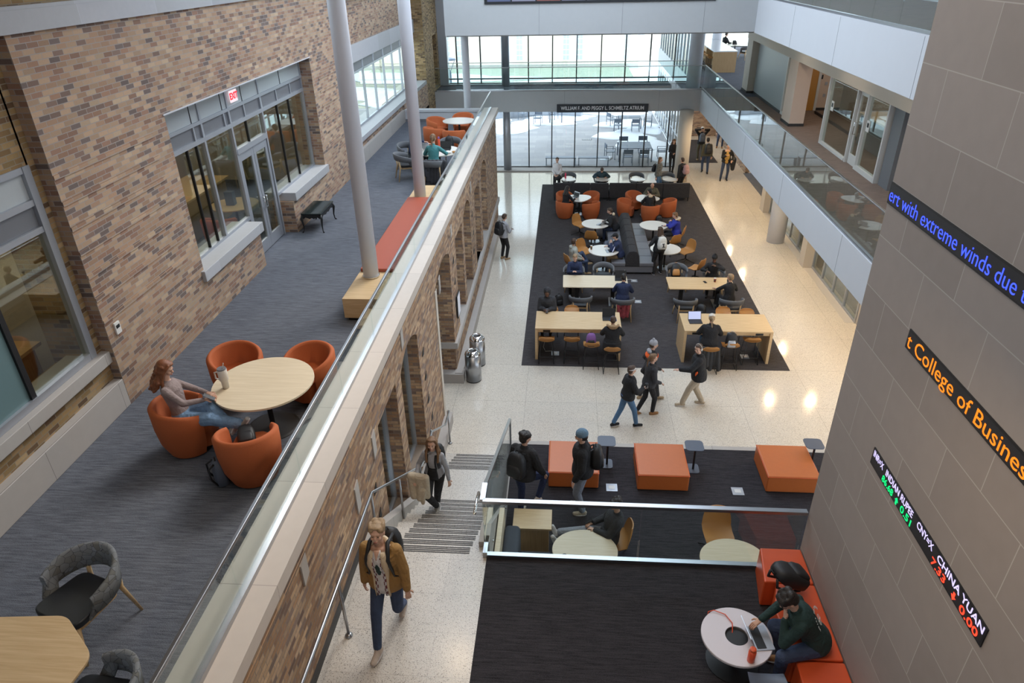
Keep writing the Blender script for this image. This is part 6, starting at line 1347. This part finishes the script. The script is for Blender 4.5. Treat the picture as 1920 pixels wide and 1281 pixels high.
# --- standing by the window
def stand_at(u, v, z, y, label, head, **k):
    c_ = at(u, v, z); d_ = c_ - EYE; q = EYE + d_ * (y / d_.y); return person(label, (q.x, q.y, 0), head, **k)
stand_at(1045, 300, 1.65, 32.5, 'woman in a white jacket holding a black bag behind the dark sofa', 172, top=white, pants=blk, hair=HB, style='pony', bulk=.03, female=True, hands=((.08, .26, .98), (-.08, .26, .98)), s=.98)
q = at(1045, 322, 1.0); t = thing('handbag', 'black bag held in front of the woman in the white jacket', 'bag', (-.33, 32.22, .72)); MB().ell((0, 0, .12), (.16, .09, .15)).build('bag', BLK, t, smooth=True)
j = stand_at(1236, 303, 1.65, 32.5, 'woman in a patterned knit sweater and blue jeans standing behind the sofa', -120, top=cl('patterned_knit', (.14, .14, .13), var=.9, scale=14), pants=bjean, hair=HLB, style='long', bulk=.03, female=True, s=.98)
worn_pack(j, 'dark bag on the back of the woman in the patterned sweater', BLK, None, .8, -120, .03)
j = stand_at(1280, 313, 1.62, 32.4, 'person in black with cropped brown hair standing at the right end of the sofa', 40, top=blk, pants=blk, hair=HB, bulk=.04, s=.97)
worn_pack(j, 'dusty pink backpack worn by the person at the right end of the sofa', pinkc, None, .95, 40, .04)
p = at(1258, 323, 0); j = person('woman in black with long hair leaning against the big column looking at her phone', (p.x, p.y, 0), 178, s=.98, female=True, top=blk, pants=blk, hair=HLB, style='long', look=(0, -.5), hands=((.06, .26, 1.05), (-.06, .26, 1.05)), feet=((.06, .0, 0), (-.06, .05, 0)))
phone_in(j, 'phone of the woman leaning against the big column')
p = at(1321, 325, 0); hd = 4
j = person('man in an olive jacket with a black backpack walking away in the entrance aisle', (p.x, p.y, 0), hd, s=1.02, top=olive, pants=jean, hair=HD, collar='hood', collar_m=lgrey, bulk=.04, feet=((.1, -.1, 0), (-.1, .2, .04))); worn_pack(j, 'black backpack of the man in the olive jacket', BLK, None, 1.1, hd, .04)
p = at(1311, 301, 0); hd = 0
j = person('person in black with hands clasped behind the head walking to the exit', (p.x, p.y, 0), hd, s=1.02, top=blk, pants=olive, shoes=khaki, hair=HD, hat=('cap', white), bulk=.03, hands=((.10, -.06, 1.66), (-.10, -.06, 1.66)), elb=(V((1, .2, .3)), V((-1, .2, .3)))); worn_pack(j, 'dark backpack of the person with hands behind the head', F_slate, None, 1.0, hd, .03)
p = at(1349, 277, 0); person('person in dark clothes and tan shoes by the entrance, the head hidden by the balcony', (p.x, p.y, 0), 170, top=blk2, pants=jean, shoes=tanb, hair=HD, feet=((.16, 0, 0), (-.12, .03, 0)))
p = at(1357, 338, 0); hd = 175
j = person('man in a mustard shirt under an open black coat facing the camera in the aisle', (p.x, p.y, 0), hd, s=1.04, top=blk, pants=jean, hair=HD, inner=yellow, bulk=.035, feet=((.18, .05, 0), (-.12, -.04, 0)), hands=((.06, .26, 1.28), (-.24, .2, 1.05)), look=(0, -.1))
for sx, q in ((.04, .4), (-.04, .4), (.0, .6)): M = MB().ell(j['P'] + j['up'] * q * .6 + V((sx * 1.4, .155, 0)), (.07, .02, .16)).build('shirt', yellow, j['t'], smooth=True)
t = thing('coat', 'dark coat carried over the arm of the man in the mustard shirt', 'coat', tuple(wpos(j, V((-.34, .14, .62)))), math.radians(hd)); M = MB(); cap(M, V((0, 0, .45)), V((.02, 0, .0)), .13, .10); cap(M, V((.1, 0, .4)), V((.08, 0, .1)), .10, .06); rem(M, 'cloth', BLK, t, .016, 3)
# --- gallery people
seated('woman in teal with a long ponytail seen from behind at the far gallery table', -3.75, 19.55, ZG, -4, top=teal, pants=blk, hair=HLB, style='pony', bulk=.015, female=True, hands=((.30, .42, .77), (-.2, .42, .77)), near=True)
t = thing('coat', 'long dark coat hanging over the back of the chair of the woman in teal', 'coat', (-3.70, 19.12, ZG)); M = MB()
for k in range(8): cap(M, V((-.32 + .095 * k, .02, .72)), V((-.36 + .10 * k, -.03 + .03 * math.sin(k * 2.3), .14 + .04 * (k % 3))), .055, .055)
for k in range(6): cap(M, V((-.32 + .11 * k, .03, .74)), V((-.30 + .11 * k, .10, .74)), .05, .04)
cap(M, V((-.26, -.05, .74)), V((-.2, -.07, .35)), .05, .04); rem(M, 'cloth', cl('coat_grey', (.035, .036, .042)), t, .013, 3)
seated('person in dark clothes mostly hidden by the farther white column', -4.62, 21.0, ZG, -55, top=navy, pants=blk, hair=HB, bulk=.03)
seated('person in black sitting at the table in the bright wing beyond the bridge', 9.6, 46.95, ZG, -70, top=blk, pants=blk, hair=HD, style='short', bulk=.03)
# bake all remeshed garments in one pass
dg = bpy.context.evaluated_depsgraph_get(); dg.update()
done = {}
for o, extra in BAKE:
    me = bpy.data.meshes.new_from_object(o.evaluated_get(dg)); old = o.data; o.modifiers.clear(); o.data = me
    if extra and extra.v:
        import bmesh
        b = bmesh.new(); b.from_mesh(me); vs = [b.verts.new(p) for p in extra.v]
        for f in extra.f:
            try: b.faces.new([vs[i] for i in f])
            except ValueError: pass
        b.to_mesh(me); b.free()
    for p in me.polygons: p.use_smooth = True
    if not me.materials: me.materials.append(old.materials[0])
